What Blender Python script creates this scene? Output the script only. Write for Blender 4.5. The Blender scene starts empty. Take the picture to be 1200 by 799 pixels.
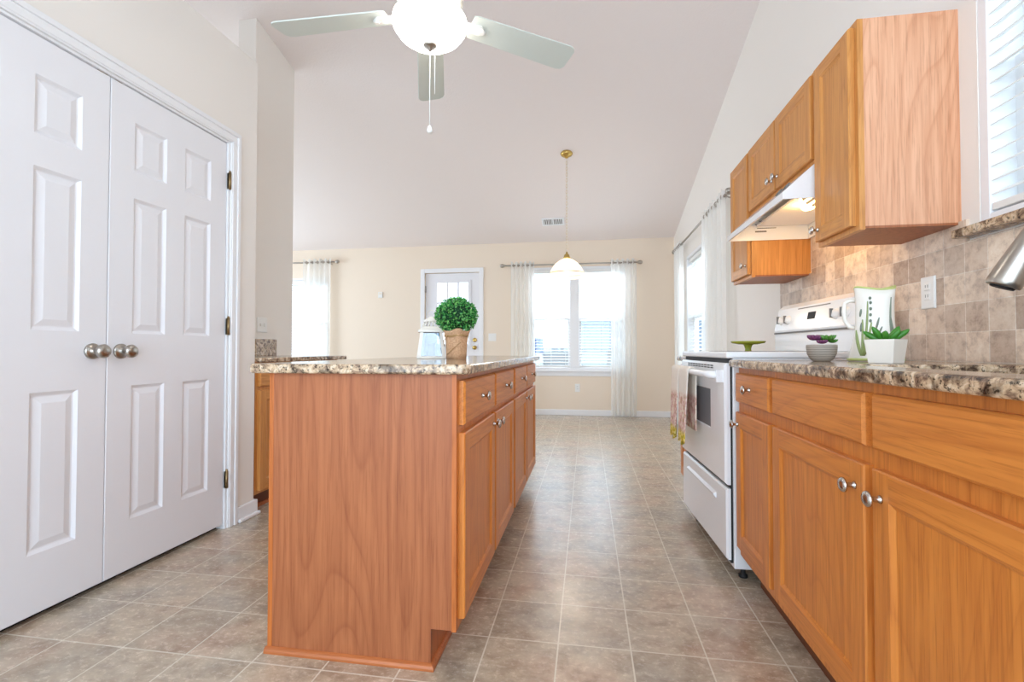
import bpy, bmesh, math, random
from mathutils import Vector, Matrix

random.seed(7)
SC = bpy.context.scene
COL = SC.collection
PI = math.pi

def srgb(r, g, b):
    f = lambda c: (c / 12.92) if c <= 0.04045 else ((c + 0.055) / 1.055) ** 2.4
    return (f(r / 255), f(g / 255), f(b / 255), 1.0)

# ------------------------------------------------------------------ camera
F_PX, YAW, PITCH, EYE = 555.0, math.atan(88 / 555.0), math.atan(10.5 / 555.0), 0.95
cam_data = bpy.data.cameras.new('camera')
cam_data.sensor_fit = 'HORIZONTAL'
cam_data.sensor_width = 36.0
cam_data.lens = F_PX * 36.0 / 1200.0
cam_data.clip_start = 0.02
cam_data.clip_end = 200
cam = bpy.data.objects.new('camera', cam_data)
COL.objects.link(cam)
cam.location = (0, 0, EYE)
cam.rotation_euler = (PI / 2 + PITCH, 0, YAW)
SC.camera = cam

# ------------------------------------------------------------------ world and exposure
world = bpy.data.worlds.new('world')
SC.world = world
world.use_nodes = True
wn = world.node_tree
wn.nodes.clear()
wo = wn.nodes.new('ShaderNodeOutputWorld')
wb = wn.nodes.new('ShaderNodeBackground')
wb.inputs['Color'].default_value = (0.66, 0.835, 1.0, 1)
wb.inputs['Strength'].default_value = 1.6
wn.links.new(wb.outputs[0], wo.inputs['Surface'])
SC.view_settings.view_transform = 'Standard'
SC.view_settings.look = 'None'
SC.view_settings.gamma = 1.0
SC.view_settings.use_curve_mapping = False
SC.view_settings.exposure = 0.95
SC.cycles.max_bounces = 10
SC.cycles.diffuse_bounces = 6
SC.cycles.transparent_max_bounces = 24
SC.cycles.use_denoising = True
SC.cycles.sample_clamp_indirect = 6

def area_light(name, loc, rot, sx, sy, power, color):
    d = bpy.data.lights.new(name, 'AREA')
    d.shape = 'RECTANGLE'
    d.size, d.size_y = sx, sy
    d.energy = power
    d.color = color
    o = bpy.data.objects.new(name, d)
    COL.objects.link(o)
    o.location = loc
    o.rotation_euler = rot
    return o

def point_light(name, loc, power, color, radius=0.04, parent=None):
    d = bpy.data.lights.new(name, 'POINT')
    d.energy = power
    d.color = color
    d.shadow_soft_size = radius
    o = bpy.data.objects.new(name, d)
    COL.objects.link(o)
    if parent:
        o.parent = parent
        o.location = Vector(loc) - Vector(parent['base'])
    else:
        o.location = loc
    return o

# daylight: the bright sky above each window, plus two added fill lamps out of view
area_light('daylight_dining_window', (-0.14, 8.0, 3.3), (-math.radians(52), 0, 0), 2.4, 1.6, 210, (0.80, 0.88, 1.0))
area_light('daylight_living_window', (-4.7, 8.0, 3.3), (-math.radians(52), 0, 0), 2.0, 1.6, 40, (0.9, 0.95, 1.0))
area_light('daylight_side_window', (2.4, 5.45, 3.1), (0, math.radians(52), 0), 1.6, 2.0, 110, (0.78, 0.89, 1.0))
area_light('fill_light_rear', (-0.6, -1.5, 1.5), (math.radians(100), 0, 0), 3.4, 2.0, 34, (0.72, 0.86, 1.0))  # added fill lamp behind the camera, on the unbuilt side of the room
area_light('fill_light_left', (-6.3, 4.8, 1.6), (0, -math.radians(80), 0), 2.0, 3.0, 46, (0.78, 0.89, 1.0))  # added fill lamp shining in through the made-up opening in wall_left

# ------------------------------------------------------------------ materials
def new_mat(name):
    m = bpy.data.materials.new(name)
    m.use_nodes = True
    nt = m.node_tree
    b = nt.nodes['Principled BSDF']
    return m, nt, b

def simple(name, rgb, rough=0.5, metal=0.0, emit=None, estr=0.0, spec=0.5):
    m, nt, b = new_mat(name)
    b.inputs['Base Color'].default_value = srgb(*rgb)
    b.inputs['Roughness'].default_value = rough
    b.inputs['Metallic'].default_value = metal
    b.inputs['Specular IOR Level'].default_value = spec
    if emit:
        b.inputs['Emission Color'].default_value = srgb(*emit)
        b.inputs['Emission Strength'].default_value = estr
    return m

def mapped(nt, scale, loc=(0, 0, 0), rot=(0, 0, 0), kind='Object'):
    tc = nt.nodes.new('ShaderNodeTexCoord')
    mp = nt.nodes.new('ShaderNodeMapping')
    mp.inputs['Scale'].default_value = scale
    mp.inputs['Location'].default_value = loc
    mp.inputs['Rotation'].default_value = rot
    nt.links.new(tc.outputs[kind], mp.inputs['Vector'])
    return mp.outputs[0]

def noise(nt, vec, scale, detail=4, rough=0.55, dist=0.0):
    n = nt.nodes.new('ShaderNodeTexNoise')
    n.inputs['Scale'].default_value = scale
    n.inputs['Detail'].default_value = detail
    n.inputs['Roughness'].default_value = rough
    n.inputs['Distortion'].default_value = dist
    nt.links.new(vec, n.inputs['Vector'])
    return n.outputs['Fac']

def ramp(nt, fac, stops, interp='LINEAR'):
    r = nt.nodes.new('ShaderNodeValToRGB')
    r.color_ramp.interpolation = interp
    els = r.color_ramp.elements
    while len(els) < len(stops):
        els.new(0.5)
    for e, (p, c) in zip(els, stops):
        e.position = p
        e.color = c
    nt.links.new(fac, r.inputs['Fac'])
    return r.outputs['Color']

def mix(nt, a, b, fac, mode='MIX'):
    n = nt.nodes.new('ShaderNodeMix')
    n.data_type = 'RGBA'
    n.blend_type = mode
    for sock, v in ((n.inputs[0], fac), (n.inputs[6], a), (n.inputs[7], b)):
        if hasattr(v, 'links') or isinstance(v, bpy.types.NodeSocket):
            nt.links.new(v, sock)
        else:
            sock.default_value = v
    return n.outputs[2]

def bump(nt, b, height, strength, dist=0.002):
    n = nt.nodes.new('ShaderNodeBump')
    n.inputs['Strength'].default_value = strength
    n.inputs['Distance'].default_value = dist
    nt.links.new(height, n.inputs['Height'])
    nt.links.new(n.outputs[0], b.inputs['Normal'])

def oak(name, light, dark, axis='Z', rough=0.38, cath=0.6, cscale=1.0):
    m, nt, b = new_mat(name)
    st = {'Z': (1, 1, 0.035), 'Y': (1, 0.035, 1), 'X': (0.035, 1, 1)}[axis]
    v = mapped(nt, st)
    fine = noise(nt, v, 210, 3, 0.6)
    mid = noise(nt, v, 70, 3, 0.5)
    # cathedral figure: rings of a slowly bending field, stretched along the grain
    st2 = {'Z': (1, 1, 0.13), 'Y': (1, 0.13, 1), 'X': (0.13, 1, 1)}[axis]
    v2 = mapped(nt, st2, loc=(0.31, 0.17, 0.07))
    field = noise(nt, v2, 3.0 * cscale, 1.2, 0.4)
    mul = nt.nodes.new('ShaderNodeMath'); mul.operation = 'MULTIPLY'; mul.inputs[1].default_value = 30
    nt.links.new(field, mul.inputs[0])
    fr = nt.nodes.new('ShaderNodeMath'); fr.operation = 'FRACT'
    nt.links.new(mul.outputs[0], fr.inputs[0])
    rings = ramp(nt, fr.outputs[0], [(0.0, (0.35, 0.35, 0.35, 1)), (0.12, (0.7, 0.7, 0.7, 1)), (0.6, (1, 1, 1, 1)), (0.94, (0.8, 0.8, 0.8, 1)), (1.0, (0.35, 0.35, 0.35, 1))])
    base = mix(nt, srgb(*dark), srgb(*light), ramp(nt, mid, [(0.2, (0.35, 0.35, 0.35, 1)), (0.62, (1, 1, 1, 1))]))
    c2 = mix(nt, srgb(*dark), base, rings)
    c3 = mix(nt, base, c2, cath)
    pores = ramp(nt, fine, [(0.34, (0.74, 0.67, 0.6, 1)), (0.48, (1, 1, 1, 1))])
    c4 = mix(nt, c3, pores, 0.7, 'MULTIPLY')
    nt.links.new(c4, b.inputs['Base Color'])
    b.inputs['Roughness'].default_value = rough
    b.inputs['Specular IOR Level'].default_value = 0.4
    bump(nt, b, fine, 0.08, 0.001)
    return m

M = {}
OAK_L, OAK_D = (216, 136, 62), (176, 96, 40)
M['oak_v'] = oak('honey_oak_upright_grain', OAK_L, OAK_D, 'Z')
M['oak_h'] = oak('honey_oak_lying_grain', OAK_L, OAK_D, 'Y')
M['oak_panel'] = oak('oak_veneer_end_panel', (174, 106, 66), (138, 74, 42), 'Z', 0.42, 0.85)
M['oak_panel_lit'] = oak('lit_oak_veneer_end_panel', (228, 172, 136), (198, 132, 92), 'Z', 0.42, 0.8)  # same veneer as the island end, its stronger light put into the colour
M['oak_up_v'] = oak('lit_oak_upright_grain', (214, 150, 82), (180, 112, 52), 'Z')  # same oak as the base cabinets, brighter light put into the colour
M['oak_up_h'] = oak('lit_oak_lying_grain', (214, 150, 82), (180, 112, 52), 'Y')  # lying-grain version, brighter light put into the colour too
M['oak_edge'] = oak('oak_edge_strip', (196, 112, 52), (154, 80, 34), 'Z')
M['oak_mould'] = oak('oak_shoe_moulding', (190, 112, 62), (158, 86, 44), 'X')
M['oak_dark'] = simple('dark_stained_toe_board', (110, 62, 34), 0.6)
M['shadow_gap'] = simple('dark_door_gap', (26, 24, 24), 0.9)

def paint(name, rgb, bumpy=0.05, scale=260):
    m, nt, b = new_mat(name)
    v = mapped(nt, (1, 1, 1))
    n = noise(nt, v, scale, 3)
    b.inputs['Base Color'].default_value = srgb(*rgb)
    b.inputs['Roughness'].default_value = 0.75
    b.inputs['Specular IOR Level'].default_value = 0.25
    bump(nt, b, n, bumpy, 0.004)
    return m
M['wall'] = paint('cream_wall_paint_warm_lit', (238, 223, 205))  # one wall paint; the warmer light at the back is in this colour
M['wall_kitchen'] = paint('cream_wall_paint_cool_lit', (240, 235, 229))  # same paint, with the cooler kitchen light put into its colour
M['ceiling'] = paint('textured_ceiling_paint', (236, 227, 224), 0.45, 55)
M['white_paint'] = simple('white_semi_gloss_paint', (236, 236, 240), 0.35)
M['white_trim'] = simple('white_trim_paint', (240, 240, 242), 0.4)
M['white_enamel'] = simple('white_stove_enamel', (238, 239, 241), 0.14)
M['white_plastic'] = simple('white_plastic', (238, 237, 234), 0.4)
M['cream_plastic'] = simple('cream_plastic', (236, 226, 206), 0.4)
M['dark_glass'] = simple('dark_oven_glass', (126, 128, 132), 0.12)
M['black'] = simple('black_gap', (22, 22, 24), 0.6)
M['nickel'] = simple('brushed_nickel', (176, 170, 162), 0.28, 1.0)
M['pewter'] = simple('pewter_knob_metal', (196, 190, 184), 0.24, 1.0)
M['steel'] = simple('stainless_steel', (186, 186, 188), 0.3, 1.0)
M['brass'] = simple('polished_brass', (206, 176, 104), 0.25, 1.0)
M['pale_brass'] = simple('pale_brass_chain', (226, 204, 170), 0.35, 0.6)
M['bronze'] = simple('aged_brass_hinge', (150, 128, 92), 0.4, 1.0)
M['soil'] = simple('potting_soil', (70, 54, 40), 0.95)
M['ceramic'] = simple('white_glazed_ceramic', (240, 234, 224), 0.2)
M['green_ceramic'] = simple('olive_green_glaze', (150, 160, 50), 0.25)
M['lime'] = simple('lime_green_glaze_rim', (200, 210, 130), 0.3)
M['reed'] = simple('painted_reed_green', (150, 165, 105), 0.4)
M['reed_dark'] = simple('painted_grey_green', (120, 130, 112), 0.4)
M['succulent'] = simple('succulent_green', (86, 140, 58), 0.45)
M['succulent_deep'] = simple('deep_succulent_green', (64, 132, 40), 0.4)
M['purple'] = simple('purple_succulent', (112, 56, 92), 0.45)
M['fan_white'] = simple('fan_white_enamel', (238, 238, 234), 0.35)
M['blade'] = simple('fan_blade_off_white', (214, 222, 216), 0.4)
M['bowl_glow'] = simple('glowing_frosted_bowl', (255, 252, 246), 0.4, 0, (255, 248, 240), 5.5)
M['lens_glow'] = simple('glowing_hood_lens', (255, 240, 200), 0.4, 0, (255, 214, 150), 3.5)
M['bulb_glow'] = simple('glowing_bulb', (255, 240, 210), 0.4, 0, (255, 232, 200), 3.0)
M['rope'] = simple('jute_twine', (176, 140, 92), 0.9)
M['siding'] = simple('pale_siding', (176, 180, 182), 0.8)
M['roof_grey'] = simple('grey_blue_shingle_roof', (104, 118, 134), 0.9)
M['blue_wall'] = simple('slate_blue_cladding', (62, 92, 142), 0.8)
M['lawn'] = simple('dry_pale_lawn', (166, 164, 146), 0.95)
M['vent_dark'] = simple('grey_parts_and_vent_shade', (120, 118, 116), 0.8)  # shared grey: print, switches and rings, plus painted shade behind vent slats

def granite_mat():
    m, nt, b = new_mat('speckled_brown_granite')
    v = mapped(nt, (1, 1, 1))
    n1 = noise(nt, v, 42, 5, 0.65, 0.6)
    n2 = noise(nt, v, 120, 4, 0.6)
    n3 = noise(nt, v, 17, 3, 0.5, 0.8)
    base = ramp(nt, n1, [(0.30, srgb(70, 56, 48)), (0.42, srgb(138, 112, 92)), (0.52, srgb(200, 172, 140)),
                         (0.64, srgb(222, 202, 176)), (0.76, srgb(168, 150, 136))])
    spk = ramp(nt, n2, [(0.36, srgb(34, 30, 30)), (0.44, (1, 1, 1, 1))])
    c = mix(nt, base, spk, 0.85, 'MULTIPLY')
    blot = ramp(nt, n3, [(0.36, srgb(90, 76, 66)), (0.48, (1, 1, 1, 1))])
    c = mix(nt, c, blot, 0.75, 'MULTIPLY')
    nt.links.new(c, b.inputs['Base Color'])
    b.inputs['Roughness'].default_value = 0.12
    return m
M['granite'] = granite_mat()

def floor_mat():
    m, nt, b = new_mat('stone_look_vinyl_tile')
    v = mapped(nt, (1, 1, 1), loc=(0.095 + 0.229 * 60, -1.556 + 0.238 * 60, 0))
    br = nt.nodes.new('ShaderNodeTexBrick')
    br.offset = 0.0
    br.squash = 1.0
    br.inputs['Scale'].default_value = 1.0
    br.inputs['Brick Width'].default_value = 0.229
    br.inputs['Row Height'].default_value = 0.238
    br.inputs['Mortar Size'].default_value = 0.0028
    br.inputs['Mortar Smooth'].default_value = 0.3
    br.inputs['Color1'].default_value = (0.72, 0.72, 0.72, 1)
    br.inputs['Color2'].default_value = (1, 1, 1, 1)
    br.inputs['Mortar'].default_value = (1, 1, 1, 1)
    nt.links.new(v, br.inputs['Vector'])
    v2 = mapped(nt, (1, 1.3, 1))
    n1 = noise(nt, v2, 9, 8, 0.72, 0.3)
    n2 = noise(nt, v2, 40, 8, 0.75, 0.2)
    n3 = noise(nt, v2, 3.1, 2, 0.5)
    c1 = ramp(nt, n1, [(0.3, srgb(122, 106, 90)), (0.42, srgb(172, 154, 134)), (0.52, srgb(200, 183, 161)), (0.66, srgb(222, 208, 188))])
    c2 = ramp(nt, n2, [(0.22, srgb(196, 184, 172)), (0.62, (1, 1, 1, 1))])
    c = mix(nt, c1, c2, 0.8, 'MULTIPLY')
    tint = ramp(nt, n3, [(0.36, srgb(206, 166, 138)), (0.5, srgb(198, 182, 156)), (0.66, srgb(170, 168, 158))])
    c = mix(nt, c, tint, 0.3)
    pertile = mix(nt, (1, 1, 1, 1), br.outputs['Color'], 0.5)
    c = mix(nt, c, pertile, 1.0, 'MULTIPLY')
    c = mix(nt, c, srgb(222, 214, 198), br.outputs['Fac'])
    nt.links.new(c, b.inputs['Base Color'])
    rr = ramp(nt, n2, [(0.3, (0.22, 0.22, 0.22, 1)), (0.7, (0.30, 0.30, 0.30, 1))])
    nt.links.new(rr, b.inputs['Roughness'])
    b.inputs['Specular IOR Level'].default_value = 0.6
    b.inputs['Coat Weight'].default_value = 0.6
    b.inputs['Coat Roughness'].default_value = 0.3
    bump(nt, b, n2, 0.05, 0.002)
    return m
M['floor'] = floor_mat()

def splash_mat():
    m, nt, b = new_mat('tumbled_travertine_tile')
    tc = nt.nodes.new('ShaderNodeTexCoord')
    sp = nt.nodes.new('ShaderNodeSeparateXYZ')
    cb = nt.nodes.new('ShaderNodeCombineXYZ')
    nt.links.new(tc.outputs['Object'], sp.inputs[0])
    nt.links.new(sp.outputs[1], cb.inputs[0])
    nt.links.new(sp.outputs[2], cb.inputs[1])
    mp = nt.nodes.new('ShaderNodeMapping')
    mp.inputs['Location'].default_value = (-1.742 + 0.0905 * 80, -1.104 + 0.096 * 40, 0)
    nt.links.new(cb.outputs[0], mp.inputs['Vector'])
    br = nt.nodes.new('ShaderNodeTexBrick')
    br.offset = 0.0
    br.inputs['Scale'].default_value = 1.0
    br.inputs['Brick Width'].default_value = 0.0905
    br.inputs['Row Height'].default_value = 0.096
    br.inputs['Mortar Size'].default_value = 0.0016
    br.inputs['Mortar Smooth'].default_value = 0.4
    br.inputs['Color1'].default_value = srgb(194, 173, 156)
    br.inputs['Color2'].default_value = srgb(252, 236, 218)
    br.inputs['Mortar'].default_value = srgb(244, 236, 226)
    nt.links.new(mp.outputs[0], br.inputs['Vector'])
    n1 = noise(nt, tc.outputs['Object'], 30, 7, 0.7, 0.15)
    n2 = ramp(nt, n1, [(0.28, srgb(184, 168, 160)), (0.5, srgb(240, 232, 224)), (0.7, (1, 1, 1, 1))])
    c = mix(nt, br.outputs['Color'], n2, 0.9, 'MULTIPLY')
    nt.links.new(c, b.inputs['Base Color'])
    b.inputs['Roughness'].default_value = 0.45
    inv = nt.nodes.new('ShaderNodeMath'); inv.operation = 'SUBTRACT'; inv.inputs[0].default_value = 1
    nt.links.new(br.outputs['Fac'], inv.inputs[1])
    bump(nt, b, inv.outputs[0], 0.5, 0.003)
    return m
M['splash'] = splash_mat()

def sheer_mat(name, clear):
    m = bpy.data.materials.new(name)
    m.use_nodes = True
    nt = m.node_tree
    nt.nodes.clear()
    out = nt.nodes.new('ShaderNodeOutputMaterial')
    tr = nt.nodes.new('ShaderNodeBsdfTransparent')
    df = nt.nodes.new('ShaderNodeBsdfDiffuse')
    tl = nt.nodes.new('ShaderNodeBsdfTranslucent')
    df.inputs['Color'].default_value = srgb(252, 252, 250)
    tl.inputs['Color'].default_value = srgb(252, 252, 250)
    a = nt.nodes.new('ShaderNodeMixShader'); a.inputs[0].default_value = 0.5
    nt.links.new(df.outputs[0], a.inputs[1]); nt.links.new(tl.outputs[0], a.inputs[2])
    c = nt.nodes.new('ShaderNodeMixShader'); c.inputs[0].default_value = 1 - clear
    nt.links.new(tr.outputs[0], c.inputs[1]); nt.links.new(a.outputs[0], c.inputs[2])
    nt.links.new(c.outputs[0], out.inputs['Surface'])
    return m
M['sheer'] = sheer_mat('white_sheer_voile', 0.22)

def glass_mat(name, tint=(1, 1, 1, 1), gloss=0.08):
    m = bpy.data.materials.new(name)
    m.use_nodes = True
    nt = m.node_tree
    nt.nodes.clear()
    out = nt.nodes.new('ShaderNodeOutputMaterial')
    tr = nt.nodes.new('ShaderNodeBsdfTransparent')
    tr.inputs['Color'].default_value = tint
    gl = nt.nodes.new('ShaderNodeBsdfGlossy')
    gl.inputs['Roughness'].default_value = 0.03
    mx = nt.nodes.new('ShaderNodeMixShader'); mx.inputs[0].default_value = gloss
    nt.links.new(tr.outputs[0], mx.inputs[1]); nt.links.new(gl.outputs[0], mx.inputs[2])
    nt.links.new(mx.outputs[0], out.inputs['Surface'])
    return m
M['glass'] = glass_mat('clear_window_glass')
M['smoky_glass'] = glass_mat('dusty_lantern_glass', (0.74, 0.78, 0.82, 1), 0.12)

def ribbed_glass():
    m = bpy.data.materials.new('ribbed_amber_glass')
    m.use_nodes = True
    nt = m.node_tree
    nt.nodes.clear()
    out = nt.nodes.new('ShaderNodeOutputMaterial')
    tr = nt.nodes.new('ShaderNodeBsdfTransparent')
    tr.inputs['Color'].default_value = (1, 0.97, 0.93, 1)
    tl = nt.nodes.new('ShaderNodeBsdfTranslucent')
    tl.inputs['Color'].default_value = srgb(255, 246, 234)
    df = nt.nodes.new('ShaderNodeBsdfDiffuse')
    df.inputs['Color'].default_value = srgb(248, 240, 230)
    gl = nt.nodes.new('ShaderNodeBsdfGlossy')
    gl.inputs['Roughness'].default_value = 0.1
    a = nt.nodes.new('ShaderNodeMixShader'); a.inputs[0].default_value = 0.5
    b = nt.nodes.new('ShaderNodeMixShader'); b.inputs[0].default_value = 0.45
    c = nt.nodes.new('ShaderNodeMixShader'); c.inputs[0].default_value = 0.12
    nt.links.new(tl.outputs[0], a.inputs[1]); nt.links.new(df.outputs[0], a.inputs[2])
    nt.links.new(tr.outputs[0], b.inputs[1]); nt.links.new(a.outputs[0], b.inputs[2])
    nt.links.new(b.outputs[0], c.inputs[1]); nt.links.new(gl.outputs[0], c.inputs[2])
    nt.links.new(c.outputs[0], out.inputs['Surface'])
    return m
M['shade_glass'] = ribbed_glass()

def leaf_mat():
    m, nt, b = new_mat('boxwood_leaf_green')
    v = mapped(nt, (1, 1, 1))
    n = noise(nt, v, 90, 2)
    c = ramp(nt, n, [(0.32, srgb(24, 100, 46)), (0.5, srgb(60, 150, 70)), (0.66, srgb(150, 214, 120))])
    nt.links.new(c, b.inputs['Base Color'])
    b.inputs['Roughness'].default_value = 0.4
    return m
M['leaf'] = leaf_mat()
M['leaf_core'] = simple('dark_foliage_core', (18, 60, 32), 0.9)

def burlap_mat():
    m, nt, b = new_mat('tan_burlap_wrap')
    v = mapped(nt, (1, 1, 1))
    n = noise(nt, v, 160, 4)
    c = ramp(nt, n, [(0.3, srgb(186, 142, 104)), (0.7, srgb(218, 178, 142))])
    nt.links.new(c, b.inputs['Base Color'])
    b.inputs['Roughness'].default_value = 0.9
    bump(nt, b, n, 0.5, 0.002)
    return m
M['burlap'] = burlap_mat()

def stone_bowl_mat():
    m, nt, b = new_mat('banded_grey_stoneware')
    w = nt.nodes.new('ShaderNodeTexWave')
    w.bands_direction = 'Z'
    w.inputs['Scale'].default_value = 55
    w.inputs['Distortion'].default_value = 1.2
    v = mapped(nt, (1, 1, 1))
    nt.links.new(v, w.inputs['Vector'])
    c = ramp(nt, w.outputs['Fac'], [(0.2, srgb(128, 118, 108)), (0.8, srgb(178, 168, 156))])
    nt.links.new(c, b.inputs['Base Color'])
    b.inputs['Roughness'].default_value = 0.6
    return m
M['stoneware'] = stone_bowl_mat()

def towel_mat():
    m, nt, b = new_mat('floral_printed_cotton')
    v = mapped(nt, (1, 1, 1))
    n1 = noise(nt, v, 38, 3, 0.6, 0.4)
    n2 = noise(nt, v, 55, 2, 0.5)
    sp = nt.nodes.new('ShaderNodeSeparateXYZ')
    nt.links.new(v, sp.inputs[0])
    # the print: plain cream at the fold, a rose and brown floral band, a yellow floral hem
    zz = nt.nodes.new('ShaderNodeMapRange')
    zz.inputs['From Min'].default_value = 0.47
    zz.inputs['From Max'].default_value = 0.87
    nt.links.new(sp.outputs[2], zz.inputs['Value'])
    rose = ramp(nt, n1, [(0.42, srgb(236, 222, 204)), (0.5, srgb(226, 190, 182)), (0.58, srgb(208, 164, 150)), (0.66, srgb(188, 160, 122))])
    yel = ramp(nt, n2, [(0.4, srgb(236, 220, 140)), (0.5, srgb(214, 186, 40)), (0.62, srgb(150, 150, 50))])
    plain = srgb(240, 232, 220)
    f1 = ramp(nt, zz.outputs[0], [(0.16, (0, 0, 0, 1)), (0.22, (1, 1, 1, 1))])
    f2 = ramp(nt, zz.outputs[0], [(0.6, (0, 0, 0, 1)), (0.68, (1, 1, 1, 1))])
    c = mix(nt, yel, rose, f1)
    c = mix(nt, c, plain, f2)
    nt.links.new(c, b.inputs['Base Color'])
    b.inputs['Roughness'].default_value = 0.9
    return m
M['towel'] = towel_mat()

# ------------------------------------------------------------------ mesh helpers
class MB:
    """Collects shapes given in room coordinates and links them as one mesh object."""
    def __init__(self):
        self.bm = bmesh.new()
        self.mats = []
    def slot(self, m):
        if m is None:
            return 0
        if m not in self.mats:
            self.mats.append(m)
        return self.mats.index(m)
    def face(self, pts, m=None):
        s = self.slot(m)
        f = self.bm.faces.new([self.bm.verts.new(p) for p in pts])
        f.material_index = s
        return f
    def box(self, x0, x1, y0, y1, z0, z1, m=None):
        s = self.slot(m)
        x0, x1 = min(x0, x1), max(x0, x1); y0, y1 = min(y0, y1), max(y0, y1); z0, z1 = min(z0, z1), max(z0, z1)
        v = [self.bm.verts.new(p) for p in ((x0, y0, z0), (x1, y0, z0), (x1, y1, z0), (x0, y1, z0),
                                            (x0, y0, z1), (x1, y0, z1), (x1, y1, z1), (x0, y1, z1))]
        for q in ((3, 2, 1, 0), (4, 5, 6, 7), (0, 1, 5, 4), (1, 2, 6, 5), (2, 3, 7, 6), (3, 0, 4, 7)):
            f = self.bm.faces.new([v[i] for i in q])
            f.material_index = s
        return self
    def hexa(self, bot, top, m=None):
        s = self.slot(m)
        n = len(bot)
        a = [self.bm.verts.new(p) for p in bot]
        b = [self.bm.verts.new(p) for p in top]
        fs = [self.bm.faces.new(a[::-1]), self.bm.faces.new(b)]
        for i in range(n):
            fs.append(self.bm.faces.new((a[i], a[(i + 1) % n], b[(i + 1) % n], b[i])))
        for f in fs:
            f.material_index = s
        return self
    def lathe(self, c, prof, n=32, m=None, axis='Z', sx=1.0, sy=1.0, power=None, smooth=True):
        """prof: list of (radius, height) turned about an axis through c."""
        s = self.slot(m)
        rows = []
        for r, h in prof:
            row = []
            if r < 1e-5:
                p = (0, 0, h)
                row = [self.bm.verts.new(self._ax(c, p, axis))]
            else:
                for i in range(n):
                    a = 2 * PI * i / n
                    ca, sa = math.cos(a), math.sin(a)
                    if power:
                        k = (abs(ca) ** power + abs(sa) ** power) ** (-1 / power)
                        ca, sa = ca * k, sa * k
                    row.append(self.bm.verts.new(self._ax(c, (r * ca * sx, r * sa * sy, h), axis)))
            rows.append(row)
        for a, b in zip(rows, rows[1:]):
            for i in range(n):
                j = (i + 1) % n
                if len(a) == 1 and len(b) == 1:
                    continue
                if len(a) == 1:
                    f = self.bm.faces.new((a[0], b[j], b[i]))
                elif len(b) == 1:
                    f = self.bm.faces.new((a[i], a[j], b[0]))
                else:
                    f = self.bm.faces.new((a[i], a[j], b[j], b[i]))
                f.material_index = s
                f.smooth = smooth
        return self
    @staticmethod
    def _ax(c, p, axis):
        x, y, z = p
        if axis == 'X':
            x, y, z = z, x, y
        elif axis == '-X':
            x, y, z = -z, x, y
        elif axis == 'Y':
            x, y, z = x, z, y
        elif axis == '-Y':
            x, y, z = x, -z, y
        return (c[0] + x, c[1] + y, c[2] + z)
    def tube(self, pts, r, n=10, m=None, closed=False, caps=True):
        s = self.slot(m)
        pts = [Vector(p) for p in pts]
        rr = r if isinstance(r, (list, tuple)) else [r] * len(pts)
        rows = []
        up = None
        for i, p in enumerate(pts):
            if closed:
                t = pts[(i + 1) % len(pts)] - pts[i - 1]
            else:
                t = pts[min(i + 1, len(pts) - 1)] - pts[max(i - 1, 0)]
            t.normalize()
            if up is None:
                up = Vector((0, 0, 1)) if abs(t.z) < 0.9 else Vector((1, 0, 0))
            x = t.cross(up)
            if x.length < 1e-4:
                x = t.cross(Vector((0.3, 1, 0.2)))
            x.normalize()
            y = x.cross(t).normalized()
            up = y
            rows.append([self.bm.verts.new(p + x * math.cos(2 * PI * k / n) * rr[i] + y * math.sin(2 * PI * k / n) * rr[i]) for k in range(n)])
        pairs = list(zip(rows, rows[1:]))
        if closed:
            pairs.append((rows[-1], rows[0]))
        for a, b in pairs:
            for k in range(n):
                f = self.bm.faces.new((a[k], a[(k + 1) % n], b[(k + 1) % n], b[k]))
                f.smooth = True
                f.material_index = s
        if caps and not closed:
            for row in (rows[0][::-1], rows[-1]):
                f = self.bm.faces.new(row)
                f.material_index = s
        return self
    def ball(self, c, rx, ry, rz, m=None, n=16, k=10):
        prof = [(math.sin(PI * i / k), -math.cos(PI * i / k)) for i in range(k + 1)]
        s = self.slot(m)
        before = len(self.bm.verts)
        self.lathe((0, 0, 0), [(abs(r) if r > 1e-4 else 0, h) for r, h in prof], n, m)
        self.bm.verts.ensure_lookup_table()
        for v in list(self.bm.verts)[before:]:
            v.co = Vector((c[0] + v.co.x * rx, c[1] + v.co.y * ry, c[2] + v.co.z * rz))
        return self
    def prism(self, poly, a0, a1, plane='XZ', m=None):
        """Extrude a 2-D polygon. plane XZ: along Y; YZ: along X; XY: along Z."""
        f = {'XZ': lambda p, t: (p[0], t, p[1]), 'YZ': lambda p, t: (t, p[0], p[1]), 'XY': lambda p, t: (p[0], p[1], t)}[plane]
        return self.hexa([f(p, a0) for p in poly], [f(p, a1) for p in poly], m)
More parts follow.
